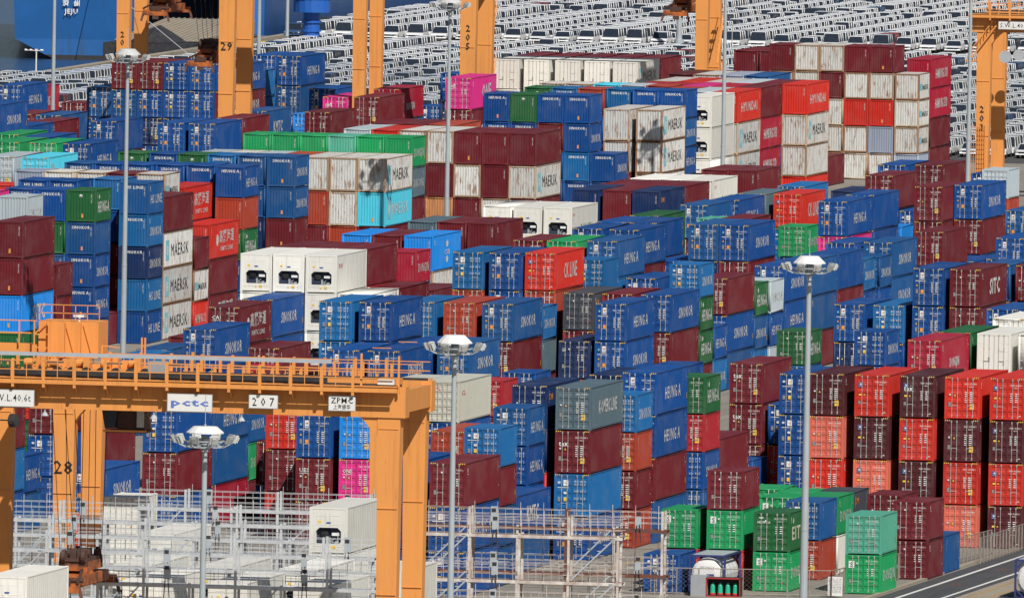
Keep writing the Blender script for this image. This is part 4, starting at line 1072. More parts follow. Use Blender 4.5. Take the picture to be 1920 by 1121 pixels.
# ---------------------------------------------------------------- rubber-tyred gantry cranes
def digits(parent, s, x, z, size, y, vertical=True, mat='black', name='number'):
    b = MB()
    if vertical:
        for i, ch in enumerate(s): put_text(b, ch, 'f', x, z-i*size*1.38, None, size, y, .02, anchor='c')
    else: put_text(b, s, 'f', x, z, None, size, y, .02, anchor='c')
    return part(name, b, M[mat], parent)
def rtg(x, y, span, label, zb=19.2, gd=1.9, wb=8.5, lw=1.35, left=True, right=True, stair=False, ld=1.0):
    t = thing('gantry_crane', label, 'crane', (x, y, 0), 0, 'orange gantry cranes over the stacks')
    xs = ([0] if left else []) + ([span] if right else [])
    for lx in xs:
        for ly in (0, wb):
            b = MB(); w0, w1 = lw*.86, lw*1.04
            q = [(lx+(lw-w0)/2, ly, 1.9), (lx+(lw+w0)/2, ly, 1.9), (lx+(lw+w0)/2, ly+ld, 1.9), (lx+(lw-w0)/2, ly+ld, 1.9)]
            r = [(lx+(lw-w1)/2, ly-.05, zb), (lx+(lw+w1)/2, ly-.05, zb), (lx+(lw+w1)/2, ly+ld+.05, zb), (lx+(lw-w1)/2, ly+ld+.05, zb)]
            k = len(b.v); b.v += q+r
            for f in ((0,1,5,4),(1,2,6,5),(2,3,7,6),(3,0,4,7),(3,2,1,0),(4,5,6,7)): b.f.append(tuple(k+i for i in f)); b.m.append(0); b.c.append(None)
            for z in (6.2, 11.4, 16.2): b.box(lx+.08, ly-.09, z, lx+lw-.08, ly-.04, z+.05)
            part('leg', b, M['orange'], t)
        b = MB(); b.box(lx-.05, -1.4, 1.1, lx+lw+.05, wb+2.4, 1.9); part('sill_beam', b, M['orange'], t)
        for wy in (-.9, .6, wb-.2, wb+1.6):
            b = MB(); b.tube((lx+.25, wy, .75), (lx+lw-.25, wy, .75), .75, n=16); part('wheel', b, M['dark'], t)
        # stair between the legs
        if not stair: continue
        b = MB()
        for k in range(30):
            z = 2+k*.5; b.box(lx+lw+.06, 2.2+(k % 10)*.35, z, lx+lw+.62, 2.5+(k % 10)*.35, z+.04)
        for z0 in (2, 7, 12): b.bar((lx+lw+.62, 2.2, z0+1), (lx+lw+.62, 5.6, z0+5.8), .05); b.bar((lx+lw+.62, 2.2, z0), (lx+lw+.62, 5.6, z0+4.9), .09)
        part('stair', b, M['orange'], t)
    for gy in (-.15, wb-.1):
        b = MB(); b.box(-.7, gy, zb, span+lw+.35, gy+1.3, zb+gd)
        for sx in range(6): b.box(1.9+sx*span/6, gy-.03, zb+.02, 1.96+sx*span/6, gy, zb+gd-.05)
        part('girder', b, M['orange'], t)
    b = MB()                                    # end ties
    for ex in (-.7, span+lw-.3): b.box(ex, 1.15, zb+.3, ex+.6, wb-.1, zb+gd-.2)
    part('end_beam', b, M['orange'], t)
    # haunches
    b = MB()
    for lx, s in ((0, 1), (span, -1)):
        if (lx == 0 and not left) or (lx and not right): continue
        ex = lx+lw if s > 0 else lx; b.prism([(ex, zb), (ex+s*1.1, zb), (ex+s*.75, zb-.28), (ex+s*.3, zb-.75), (ex, zb-1.2)], 'y', 0, .9)
    part('haunch', b, M['orange'], t)
    zt = zb+gd
    for gy, sd in ((-.15, -1), (wb+1.2, 1)):
        b = MB(); y0 = gy+(-1.0 if sd < 0 else 0); b.box(-.7, y0, zt+.02, span+lw, y0+1.0, zt+.07); 
        for k in range(int(span/1.9)+1): b.bar((-.5+k*1.9, y0+.05, zt-.05), (-.5+k*1.9, gy, zt-.9) if sd < 0 else (-.5+k*1.9, y0, zt+.02), .10); b.box(-.58+k*1.9, y0-.02, zt-.52, -.42+k*1.9, y0+.1, zt+1.2)
        b.box(-.7, y0-.04, zt-.30, span+lw, y0+.02, zt-.05)
        part('walkway', b, M['orange'], t)
        b = MB()
        for z in (.55, 1.1): b.bar((-.7, y0, zt+z), (span+lw, y0, zt+z), .055)
        for k in range(int(span/.95)): b.bar((-.6+k*.95, y0, zt), (-.6+k*.95, y0, zt+1.1), .045)
        part('handrail', b, M['orange'], t)
    b = MB()
    for gy in (.35, wb+.4): b.box(-.5, gy, zt, span+lw, gy+.15, zt+.15)
    part('trolley_rail', b, M['dark'], t)
    return t, zt
CR, zt = rtg(12.6, -214.0, 25.57, 'big orange gantry crane in the left foreground, its girder carrying four signs', 16.9, 1.85, 8.5)
def sign(parent, x0, x1, z0, z1, y, lines_, bold=.03):
    y -= .62; b = MB(); b.box((x0+x1)/2-.05, y+.05, z0+.2, (x0+x1)/2+.05, y+.75, z0+.3); b.box(x0-.04, y, z0-.04, x1+.04, y+.05, z1+.04); f = part('sign_board', b, M['grey'], parent)
    b = MB(); b.box(x0, y-.02, z0, x1, y, z1); part('sign_face', b, M['white'], f)
    for s, cx, zz, sz, w_, mt in lines_:
        b = MB(); put_text(b, s, 'f', cx, zz, w_, sz, y-.028, bold, anchor='c'); part('lettering', b, M[mt], f)
sx = lambda px: (px+75)/31.3
Zs = 16.9
sign(CR, sx(-22), sx(68), Zs+.13, Zs+1.10, -.26, [('S.W.L.40.6t', (sx(-22)+sx(68))/2, Zs+.44, .42, 2.5, 'black')], .012)
sign(CR, sx(326), sx(411), Zs+.10, Zs+1.12, -.26, [('pctc', (sx(326)+sx(411))/2, Zs+.44, .42, 2.3, 'blueg')], .07)
sign(CR, sx(483), sx(537), Zs+.42, Zs+1.20, -.26, [('2 0 7', (sx(483)+sx(537))/2, Zs+.55, .50, 1.35, 'black')], .025)
sign(CR, sx(636), sx(686), Zs+.40, Zs+1.27, -.26, [('ZPMC', (sx(636)+sx(686))/2, Zs+.84, .34, 1.35, 'black'), ('上海振华', (sx(636)+sx(686))/2, Zs+.50, .22, 1.05, 'black')], .03)
b = MB(); b.box(-.7,-.85,zt+1.36,22.8,-.6,zt+1.58); part('cable_tray', b, M['galv'], CR)
SH = link('trolley', MB().mesh('trolley', [M['orange']]), CR, (.25, 0, .1))
# machinery house, trolley and drives on the girders
b = MB(); b.box(2.9, 7.2, zt+.8, 6.6, 10.2, zt+3.0); hs = part('machinery_house', b, M['orange'], SH)
b = MB()
for x0, x1 in ((4.6,5.1),(5.7,6.2)): b.bar((x0,7.15,zt+2.8), (x1,7.15,zt+1.1), .06)
for x in (3.4, 4.55, 5.55): b.box(x, 7.14, zt+.85, x+.05, 7.2, zt+2.95)
part('door_brace', b, M['orange'], hs)
b = MB()
for z in (3.5, 4.0):
    b.bar((2.9,7.2,zt+z), (6.7,7.2,zt+z), .05)
for k in range(6): b.bar((2.95+k*.74,7.2,zt+3.0), (2.95+k*.74,7.2,zt+4.0), .05)
part('roof_rail', b, M['orange'], hs)
b = MB(); b.box(4.9, 7.6, zt+3.25, 5.7, 7.9, zt+3.4); b.box(5.3,7.5,zt+3.0,5.4,7.6,zt+3.3); part('floodlight', b, M['white'], hs)
b = MB()
for z in (0,1,2): b.bar((2.7,6.9,zt+.6+z*.8), (3.5,6.9,zt+1.4+z*.8) if z % 2 == 0 else (2.7,6.9,zt+1.4+z*.8), .07); b.bar((2.7,6.9,zt+.6+z*.8), (3.6,6.9,zt+.6+z*.8), .07)
for x in (2.7, 3.6): b.bar((x,6.9,zt+.5), (x,6.9,zt+3.0), .08)
part('access_ladder', b, M['orange'], hs)
b = MB(); b.box(-1.2, 7.4, zt+.95, 2.8, 8.0, zt+1.6); b.box(-1.2, 7.2, zt+2.2, 2.6, 7.4, zt+2.28); b.bar((.3,7.2,zt+1.5),(.3,7.2,zt+3.0),.08); b.bar((1.7,7.2,zt+1.5),(1.7,7.2,zt+3.0),.08); b.bar((-1.2,7.2,zt+3.0),(2.8,7.2,zt+3.0),.06); b.box(3.0, 1.6, zt+.1, 10.8, 7.2, zt+.45); part('trolley_frame', b, M['orange'], SH)
rnd = random.Random(3); b = MB()
for k in range(14):
    b = MB(); x = 3.2+k*.52; y = rnd.uniform(1.4, 3.2); h = rnd.uniform(.25, .75); b.box(x, y, zt+.45, x+rnd.uniform(.25,.5), y+.7, zt+.45+h)
    if k % 3 == 0: b.tube((x, y-.2, zt+.75), (x+.5, y-.2, zt+.75), .22, n=10)
    part('hoist_drive', b, M['orange'], SH)
b = MB()
for k in range(10):
    x = 2.6+k*.9; b.tube((x, 1.0, zt+.3), (x, 1.5, zt+.3), .26, n=10)
b.box(-.6, .9, zt+.02, 22, 1.0, zt+.35); part('rope_sheaves', b, M['dark'], SH)
b = MB()
for x in (2.0, 5.0, 8.6, 12.4, 17.5): b.box(x, -.4, zt+.85, x+1.0, -.2, zt+.98)
part('walkway_light', b, M['galv'], SH)
b = MB(); b.box(10.9, 1.2, zt+.2, 12.0, 2.2, zt+1.0); part('control_cabinet', b, M['grey'], SH)
b = MB(); b.bar((9.55,6,zt+.3), (9.55,6,zt+2.2), .1); b.bar((9.75,6,zt+.3), (9.75,6,zt+2.2), .1); b.bar((6.9,7,zt+.3),(6.9,7,zt+1.6),.09); b.bar((8.0,7,zt+1.5),(6.9,7,zt+1.6),.06); part('rail_post', b, M['orange'], SH)
# operator cab
cabx = sx(182)
b = MB(); b.box(cabx+.9, 2.2, Zs-1.35, cabx+2.6, 4.2, Zs); b.box(cabx+.2, 2.0, Zs-1.45, cabx+2.7, 4.4, Zs-1.32); cb = part('operator_cab', b, M['brown'], CR)
b = MB(); b.prism([(cabx, Zs-.05), (cabx+.95, Zs-.05), (cabx+.85, Zs-1.15), (cabx+.2, Zs-1.2)], 'y', 1.9, 4.2); part('windscreen', b, M['glass'], cb)
b = MB(); b.box(cabx+2.15, 1.98, Zs-1.1, cabx+2.6, 2.02, Zs-.1); part('side_window', b, M['lamp'], cb)
b = MB(); b.box(cabx+.1, 1.9, Zs-1.4, cabx+2.75, 2.0, Zs-1.28); part('cab_rail', b, M['orange'], cb)
for px in (86, 296, 465):       # lamps under the girder
    b = MB(); b.tube((sx(px),-.3,Zs-.05), (sx(px),-.3,Zs-.2), .05, n=6); b.tube((sx(px),-.3,Zs-.2), (sx(px),-.3,Zs-.42), .1, .24, 10); part('girder_lamp', b, M['galv'], CR)
b = MB(); b.tube((3.1,-.5,Zs-.75), (3.5,-.62,Zs-.75), .42, .4, 14); b.tube((2.4,-.3,Zs-.75),(3.3,-.5,Zs-.75),.05,n=6); part('cable_guide_disc', b, M['dark'], CR)
# right end of the girder: buffer, post, cabinet
b = MB(); b.box(25.5, .2, zt+.1, 26.8, 1.4, zt+.5); b.bar((26.9,-.5,zt-.4),(26.9,-.5,zt+1.9), .12); b.bar((24.6,-.5,zt),(24.6,-.5,zt+2.0),.12); part('end_post', b, M['orange'], CR)
b = MB(); b.box(25.6,-.5,zt+.15,26.6,.1,zt+.45); part('end_cabinet', b, M['white'], CR)

# the crane numbered 28 behind it
C2, zt2 = rtg(-2.33, -113.0, 21.0, 'orange gantry crane numbered 28, its legs rising behind the near girder', 12.1, 1.5, 9.2, 1.40)
digits(C2, '28', .70, 7.5, .85, -.055, False)
# farther cranes
C3, _ = rtg(-105.05, 465.0, 22.6, 'orange gantry crane over the far stacks with legs marked 29 and 205', 22.0, 1.9, 8.5, 1.45)
digits(C3, '29', .75, 15.45, .75, -.10, False); digits(C3, '205', 23.35, 17.7, .60, -.10)
C4, _ = rtg(-129.33, 538.0, 23.0, 'orange gantry crane at upper left, its far leg marked 20', 20.6, 1.9, 8.5, 1.25)
digits(C4, '20', .6, 13.95, .55, -.10); 
C5, _ = rtg(-76.93-22.3, 559.6, 22.3, 'orange gantry crane leg with zigzag stair before the parked cars', 24.3, 1.9, 7.0, 1.25, stair=True)
C6, zt6 = rtg(-47.29, 546.0, 23.6, 'orange gantry crane at right edge marked 203, disc on its leg', 16.1, 1.7, 9.0, 1.35)
digits(C6, '203', .60, 8.45, .62, -.09)
sign(C6, 2.2, 5.4, 16.45, 17.2, -.26, [('S.W.L.40.6t', 3.8, 16.6, .42, 2.9, 'black')], .012)
b = MB(); b.tube((1.9, 5.3, 13.6), (1.9, 5.45, 13.6), .6, n=18); b.tube((3.2,5.3,13.8),(3.2,5.45,13.8),.55,n=16); part('cable_reel_disc', b, M['galv'], C6)
b = MB(); b.bar((-.6,-.5,13.4), (2.4,-.5,17.4), .12); b.bar((-.6,-.5,14.3), (2.4,-.5,18.3), .07); b.box(-1.0,-.7,13.3,.1,.1,13.42)
for k in range(10): b.bar((-.6+k*.3,-.5,13.4+k*.4), (-.6+k*.3,-.5,14.3+k*.4), .05)
part('stair', b, M['orange'], C6)
b = MB()
for k in range(8): b.bar((-.55+k*.22,-.25,2.0), (-.55+k*.22,-.25,7.4) if k in (0,7) else (-.55+k*.22,-.25,7.3), .04)
for z in range(12): b.bar((-.6,-.25,2+z*.45), (1.0,-.25,2+z*.45), .04)
part('ladder_cage', b, M['orange'], C6)
# spreaders
def spreader(loc, label, ropes_to, sc=1.):
    t = thing('container_spreader', label, 'spreader', loc, 0, 'spreaders hanging from the cranes')
    b = MB(); b.box(-1.0*sc, 2.6, .2, 1.0*sc, 9.6, .62*sc+.2); b.box(-1.25, .2, -.15, 1.05, .75, .38); b.box(-1.25, 11.5, -.15, 1.05, 12.0, .38); b.box(-.45, .3, .0, -.1, 12, .35); b.box(.1, .3, .0, .45, 12, .35)
    part('spreader_beam', b, M['orange_rust'], t)
    b = MB(); b.box(-.85, 3.6, 1.0, .85, 8.4, 1.55); b.box(-.9,3.4,.62,-.5,4.2,1.2); b.box(.5,3.4,.62,.9,4.2,1.2); b.prism([(-.95,.8),(.95,.8),(.6,1.5),(-.6,1.5)],'y',4.6,5.4); part('head_block', b, M['orange_rust'], t)
    b = MB(); b.box(-.8,3.5,1.56,.8,8.5,1.75); b.box(-.35,4.2,1.75,.35,7.6,2.2); b.tube((-.7,5.2,2.0),(.7,5.2,2.0),.3,n=10); part('hoist_gear', b, M['brown'], t)
    b = MB(); b.box(-.55,.15,.3,.55,.22,.75); b.box(-.3,.1,-.5,.3,.2,-.15); b.bar((-1.2,.1,.5),(-.6,3.4,1.1),.14); b.bar((1.0,.1,.5),(.6,3.4,1.1),.14); b.tube((-.9,2.2,.5),(.9,2.2,.5),.16,n=8); part('twist_gear', b, M['brown'], t)
    for x in (-.62, .62):
        for y in (3.7, 8.0):
            b = MB(); b.tube((x-.12,y,1.85), (x+.12,y,1.85), .42, n=16); b.tube((x-.2,y,1.85),(x+.2,y,1.85),.14,n=8); b.prism([(x-.3,1.3),(x+.3,1.3),(x+.22,2.1),(x-.22,2.1)],'y',y-.12,y-.06); part('sheave', b, M['brown'], t)
    for x in (-1.2, 1.0):
        for y in (.25, 11.6): b = MB(); b.bar((x,y+.2,.2), (x+(.25 if x > 0 else -.25),y+.1,-.7), .16, .3); part('corner_guide', b, M['rust'], t)
    b = MB()
    for x in (-.85, -.4, .4, .85):
        for y, yt in ((3.7, 3.0), (8.0, 7.2)):
            b.tube((x, y, 2.1), (x*1.5+random.uniform(-.3,.3), yt, ropes_to), .022, n=5, caps=False)
    part('hoist_rope', b, M['dark'], t)
    return t
spreader((12.6+sx(118), -213.5, 5.9), 'rusty orange spreader hanging low in front of the rack at bottom left', 11.5)
spreader((-106.9, 465.5, 14.0), 'dark stained spreader hanging left of the leg marked 29', 9)
spreader((-125.7, 538.6, 16.2), 'stained orange spreader hanging at the top left by the dark hull', 5)
spreader((-79.1, 561, 16.6), 'orange spreader hanging at top right of centre above the parked cars', 6)

# ---------------------------------------------------------------- refrigerated-container racks
def rack(x0, x1, y, mat, levels, label, mat2=None, step=3.05, lean=0, rails=True):
    t = thing('reefer_rack', label, 'rack', (0, 0, 0), 0, 'steel service racks for refrigerated containers')
    top = levels[-1]; mat2 = mat2 or mat; n = max(1, int(round((x1-x0)/step))); st = (x1-x0)/n
    for i in range(n+1):
        for yy in (y, y-1.15):
            b = MB(); hgt = top+(1.2 if (i % 2) else .1); b.box(x0+i*st-.075, yy-.075, 0, x0+i*st+.075, yy+.075, hgt); part('post', b, M[mat2 if (i % 3) else mat], t)
    for z in levels:
        b = MB()
        b.box(x0-.3, y-.10, z-.20, x1+.3, y+.02, z); b.box(x0-.3, y-1.27, z-.20, x1+.3, y-1.15, z); part('beam', b, M[mat], t)
        b = MB(); b.box(x0-.25, y-1.14, z-.05, x1+.25, y-.11, z-.01); part('grating', b, M['galv' if mat == 'rack' else 'rust'], t)
        if rails:
            b = MB()
            for r in (.4, .75, 1.1):
                for yy in (y-1.2, y): b.bar((x0-.3, yy, z+r), (x1+.3, yy, z+r), .026)
            for k in range(int((x1-x0)/.5)+1): b.bar((x0+k*.5, y-1.2, z), (x0+k*.5, y-1.2, z+1.1), .02)
            for k in range(int((x1-x0)/1.5)+1): b.bar((x0+k*1.5+.3, y-.2, z-2.7), (x0+k*1.5+.3, y-.2, z+1.5), .03)
            for r in (1.6, 2.0, 2.4): b.bar((x0-.3, y-.2, z-2.9+r), (x1+.3, y-.2, z-2.9+r), .02)
            part('handrail', b, M[mat2], t)
        for i in range(n):
            if (i+int(z)) % 3: continue
            xx = x0+(i+.45)*st; b = MB(); b.box(xx, y-1.35, z+.3, xx+.42, y-1.22, z+1.25) if i % 4 else b.box(xx, y-1.3, z+.1, xx+.36, y-1.2, z+.8)
            q = part('socket_box', b, M['galv'], t)
            b = MB(); b.bar((xx+.1,y-1.37,z+.3), (xx+.02,y-1.37,z-1.0), .05); b.bar((xx+.28,y-1.37,z+.35), (xx+.36,y-1.37,z-.8), .05); b.box(xx+.06,y-1.38,z+.9,xx+.34,y-1.35,z+1.12); part('cable', b, M['dark'], q)
    b = MB()
    for i in range(0, n, 3):
        for a, c in zip([0]+levels[:-1], levels):
            b.bar((x0+i*st+.2, y-1.32, a+.1), (x0+(i+1)*st-.2, y-1.32, c-.1), .09)
            for k in range(7): q = (k+.5)/7; b.box(x0+i*st+.2+q*(st-.4)-.12, y-1.32, a+.1+q*(c-a), x0+i*st+.2+q*(st-.4)+.12, y-.9, a+.14+q*(c-a))
    part('stair', b, M['galv'], t)
    return t
for k, (yy, x0, x1, zt_) in enumerate(RACKS_L):
    rack(x0, x1, yy, 'rack', zt_, ['farthest', 'second farthest', 'third farthest', 'middle', 'second nearest', 'nearest'][k]+' of the pale grey steel racks at lower left')
for k, (yy, x0, x1, zt_) in enumerate(RACKS_R):
    rack(x0, x1, yy, 'wrust' if k else 'rust', zt_, ['farthest, brown-beamed', 'second, brown-beamed', 'third, white and rusty', 'nearest, white and rusty'][k]+' steel rack right of the big orange leg', 'wrust')

# ---------------------------------------------------------------- tank container, cabinet, fence, signs
def tank(x, y, label):
    t = thing('tank_container', label, 'tank container', (x, y, 0)); L, h = 6.058, 2.591
    b = MB(); p = .13
    for xx in (0, CW-p):
        for yy in (0, L-p): b.box(xx, yy, 0, xx+p, yy+p, h)
        b.box(xx, p, h-.12, xx+p, L-p, h); b.box(xx, p, 0, xx+p, L-p, .14)
    for yy in (0, L-p):
        b.box(p, yy, h-.12, CW-p, yy+p, h); b.box(p, yy, 0, CW-p, yy+p, .14)
        for sx_, sz_ in ((0,0),(1,0),(0,1),(1,1)):
            X0 = .1 if sx_ == 0 else CW-.1; X1 = .62 if sx_ == 0 else CW-.62; Z0 = .1 if sz_ == 0 else h-.1; Z1 = .62 if sz_ == 0 else h-.62
            b.bar((X0, yy+.06, Z1), (X1, yy+.06, Z0), .10)
    part('frame', b, M['tankblue'], t)
    b = MB(); n = 20; cx, cz, r = CW/2, h/2, 1.12
    prof = [(.08, .55), (.16, .92), (.30, 1.08), (.45, r), (5.6, r), (5.75, 1.08), (5.9, .9), (5.97, .5)]
    rings = [[(cx+rr*math.cos(2*math.pi*i/n), yy, cz+rr*math.sin(2*math.pi*i/n)) for i in range(n)] for yy, rr in prof]
    for A, B in zip(rings, rings[1:]):
        for i in range(n): j = (i+1) % n; b.face([A[i], A[j], B[j], B[i]])
    b.face(rings[0][::-1]); b.face(rings[-1]); part('tank_shell', b, M['white'], t)
    b = MB()
    for yy in (1.2, 2.6, 4.0, 5.2): b.tube((cx, yy, cz), (cx, yy+.08, cz), r+.025, n=20)
    part('tank_band', b, M['grey'], t)
    b = MB(); b.box(.2, .3, h-.04, CW-.2, L-.3, h+.005); part('top_walkway', b, M['galv'], t)
    b = MB(); b.col = (.02, .05, .2); rect(b, 'f', cx-.05, cz-.30, cx+.45, cz+.05, .07); b.col = WH; put_text(b, 'TANK', 'f', cx, cz-.2, .38, .12, .068, .03); b.col = (.2, .22, .25)
    put_text(b, 'EXFU 582917 4', 'f', cx-.45, cz+.45, .9, .1, .077, .02); part('lettering', b, M['decal'], t)
    return t
M['tankblue'] = simple('tank_frame_blue', (.02, .035, .15), .5, 0, .2)
for (x, y, L, h, n, specs) in STACKS:
    if specs[0].startswith('K'): TK = (x, y)
tank(*TK, 'white tank in a blue frame standing on the ground beneath a green container')
tank(58.3, -94.5, 'white tank container in a dark blue frame cut by the right edge')
t = thing('equipment_cabinet', 'grey cabinet with an open front holding four green and red bottles', 'cabinet', (38.9, -101.5, 0))
b = MB(); b.box(-.9, 0, 0, .15, 1.0, 1.35); part('side_locker', b, M['grey'], t)
b = MB(); b.box(.15, .9, 0, 2.35, 1.0, 1.25); b.box(.15, 0, 1.18, 2.4, 1.0, 1.25); b.box(2.3, 0, 0, 2.36, 1.0, 1.2); b.box(.15,0,0,2.35,1.0,.08); part('open_case', b, M['dark'], t)
b = MB(); b.box(.12,-.03,.06,.18,.0,1.22); b.box(2.32,-.03,.06,2.38,0,1.22); b.box(.12,-.03,1.16,2.4,0,1.24); b.box(.12,-.03,.0,2.4,0,.06); part('red_trim', b, simple('red_trim', (.4,.02,.02)), t)
gm = simple('green_hose', (.02, .42, .26), .4, 0, .1); rm = simple('red_base', (.5, .03, .03))
for i in range(4):
    q = thing('extinguisher', f'{ORD[i]} from left of the green bottles in the open cabinet', 'extinguisher', (38.9+.5+i*.5, -101.1, .1), 0, 'green bottles in the cabinet')
    b = MB(); b.tube((0,0,.12), (0,0,.62), .17, .15, 10); b.tube((0,0,.62), (.03,0,.8), .15, .06, 8); part('bottle', b, gm, q)
    b = MB(); b.tube((0,0,0), (0,0,.13), .2, n=10); part('foot', b, rm, q)
M['fence'] = simple('fence_steel', (.28, .27, .25), .6, .1, .6, 3., .4, (.22, .1, .06))
def fence(p, q, label, sp=1.35, H=1.75, mesh_=True):
    t = thing('fence', label, 'fence'); p = Vector((*p, 0)); q = Vector((*q, 0)); L = (q-p).length; n = max(1, int(L/sp)); d = (q-p)/n
    for i in range(n+1): b = MB(); o = p+d*i; b.tube(o, o+Vector((0,0,H)), .045, n=6); part('post', b, M['fence'], t)
    b = MB()
    for z in (H, .12): b.tube(p+Vector((0,0,z)), q+Vector((0,0,z)), .032, n=6)
    part('rail', b, M['fence'], t)
    b = MB()
    if mesh_:
        m = int(L/.34)
        for i in range(m+1):
            o = p+(q-p)*i/m; o2 = p+(q-p)*min(m, i+3)/m; b.bar(o+Vector((0,0,.12)), o2+Vector((0,0,H*.6)), .006); b.bar(o2+Vector((0,0,.12)), o+Vector((0,0,H*.6)), .006)
            b.bar(o+Vector((0,0,H*.6)), o2+Vector((0,0,H)), .006); b.bar(o2+Vector((0,0,H*.6)), o+Vector((0,0,H)), .006)
        part('wire_mesh', b, M['fence'], t)
    return t
fence((31.2, -101.5), (46.9, -99.0), 'wire fence in front of the green containers at bottom right')
fence((46.9, -99.0), (49.0, -45.8), 'wire fence running back along the road beside the maroon stacks')
fence((49.9, -56.0), (49.9, -26.0), 'farther stretch of wire fence by the grey panels near the road')
fence((43.6, -19.5), (52.5, -19.0), 'low pale fence in front of the red container wall', 2.2, 1.6)
for x, y, w_, h_, m_, lb in ((46.9, -32.5, 1.15, 1.7, 'galv', 'white mottled panel behind the fence near the red wall'), (48.3, -33.0, 1.3, 1.6, 'grey', 'dark grey cabinet behind the fence near the red wall')):
    b = MB(); b.box(-w_/2, 0, .25, w_/2, .5, h_+.25); b.box(-w_/2+.1, .1, 0, -w_/2+.2, .4, .25); b.box(w_/2-.2, .1, 0, w_/2-.1, .4, .25); o = part('metal_cabinet', b, M[m_], None); o.location = (x, y, 0); tag(o, lb, 'cabinet')
def notice(x, y, w_, h_, z, label, rows, col):
    t = thing('notice_sign', label, 'sign', (x, y, z)); b = MB(); b.box(-w_/2, 0, 0, w_/2, .03, h_); part('board', b, M['white'], t)
    b = MB(); b.col = col
    for r in range(rows): put_text(b, ['안전 수칙', '출입 금지', '보세 구역', '관계자 외', '경고 주의', '위험물'][r % 6]*(2 if r else 1), 'f', -w_*.42, h_*(.86-r*.8/rows), w_*.84, h_*.45/rows, -.006, .01)
    part('lettering', b, M['decal'], t)
notice(47.15, -98.95, .98, 1.25, .12, 'large cream notice with rows of small text on the fence', 9, (.25, .22, .15))
notice(45.05, -99.35, .42, .62, .9, 'small white and red warning sign on the fence', 3, (.5, .1, .1))
b = MB(); b.tube((0,0,0), (0,0,1.0), .12, n=8); b.box(-.12,-.12,.7,.12,.12,1.1); o = part('hydrant', b, M['orange'], None); o.location = (51.0, -30, 0); tag(o, 'small orange hydrant at the end of the far fence', 'hydrant')
# white pipe frames right of the crimson stack
t = thing('pipe_frame', 'white bent pipe frame behind the mast at upper right', 'pipework', (-28.5, 492, 0))
b = MB()
for k in range(3):
    for j in range(3): b.tube((k*2.6+j*.4, j*.3, 0), (k*2.6+j*.4, j*.3, 4.4-j*.3), .11, n=8)
b.tube((-.1,0,4.4),(6,0,4.4),.11,n=8); b.tube((-.1,0,2.6),(30,0,2.6),.13,n=8); b.tube((-.1,.2,1.2),(30,.2,1.2),.13,n=8); part('pipe', b, M['white'], t)

# ---------------------------------------------------------------- ships and quay things
def hull(name, label, xs, y0, y1, z1, col, boot=(.02, .02, .025), flat=False):
    t = thing(name, label, 'ship', (0, 0, 0)); m, n, l, b_ = nodes('hull_paint'); v = mapping(n, l, (1, 1, 1)); v2 = mapping(n, l, (.6, .6, .05))
    c = mixc(n, l, ramp(n, l, noise(n, l, v, .25, 6), .35, .7, 0, .35), col, tuple(x*.5 for x in col)); c = mixc(n, l, ramp(n, l, noise(n, l, v2, 1.2, 6, .7), .56, .72, 0, .6), c, (.03, .05, .06))
    l.new(c, b_.inputs['Base Color']); b_.inputs['Roughness'].default_value = .5
    b = MB(); xl, xr = xs; w_ = xr-xl
    secs = []
    for y, k in ((y0, .95), (y0+2.5, .97), (y0+8, .99), (y0+20, 1.0), (y1, 1.0)) if flat else ((y0, .62), (y0+2.5, .80), (y0+8, .95), (y0+20, 1.0), (y1, 1.0)):
        cx = (xl+xr)/2; hw = w_/2
        P = []
        for zf, wf in (((-3.2, .08), (-2.1, .42), (-.3, .90), (z1, 1.0)) if flat else ((-3.5, k*.72), (-1.9, k*.93), (1.0, min(1., k*1.05)), (z1, min(1., k*1.15+.05)))): P.append((cx-hw*wf, y - (0 if zf < 0 else (zf+1)*.12 if y == y0 else 0), zf))
        for zf, wf in (((z1, 1.0), (-.3, 1.0), (-2.1, 1.0), (-3.2, .98)) if flat else ((z1, min(1., k*1.15+.05)), (1.0, min(1., k*1.05)), (-1.9, k*.96), (-3.5, k*.9))): P.append((cx+hw*wf, y - (0 if zf < 0 else (zf+1)*.12 if y == y0 else 0), zf))
        secs.append(P)
    for A, B in zip(secs, secs[1:]):
        for i in range(7): b.mi = 1 if i in (0, 6) else 0; b.face([A[i], B[i], B[i+1], A[i+1]])
    for i, q in ((0, (0,7,6,1)), (1, (1,6,5,2)), (2, (2,5,4,3))): b.mi = 1 if i == 0 else 0; b.face([secs[0][j] for j in q][::-1] if False else [secs[0][j] for j in q])
    b.mi = 0; part('hull', b, [m, simple('boot_topping', boot)], t)
    return t
S1 = hull('cargo_ship', 'bright blue ship stern lettered in white behind the left mast', (-224.0, -209.5), 948, 1050, 16, (.010, .105, .33), flat=True)
b = MB()
for s, z, sz in (('JEJU', 2.67, .56), ('濟  州', 3.62, .52), ('9158404', 4.72, .28)): put_text(b, s, 'f', -216.9, z, None, sz, 947.7-.12*(z+1), .05, anchor='c')
part('stern_lettering', b, M['white'], S1)
PV = Matrix.Translation((-209.5, 948, 0)) @ Matrix.Rotation(math.radians(11.2), 4, 'Z') @ Matrix.Translation((209.5, -948, 0)); S1.matrix_world = PV
S2 = hull('cargo_ship', 'black hull with yellow deck edge moored beyond the coal pile', (-225, -204.2), 1008, 1110, 9, (.012, .013, .018))
b = MB(); b.box(-226, 1005, 2.9, -203.5, 1110, 3.9); part('deck_edge', b, simple('yellow_deck', (.6, .48, .05)), S2)
S3 = hull('cargo_ship', 'dark blue hull lying along the quay behind the parked cars', (-203.6, -197.3), 968, 1320, 20, (.016, .07, .22))
b = MB(); b.box(-202.6, 964, -1, -198.0, 966.5, 12); part('stern_block', b, simple('bright_blue', (.01, .16, .6)), S3)
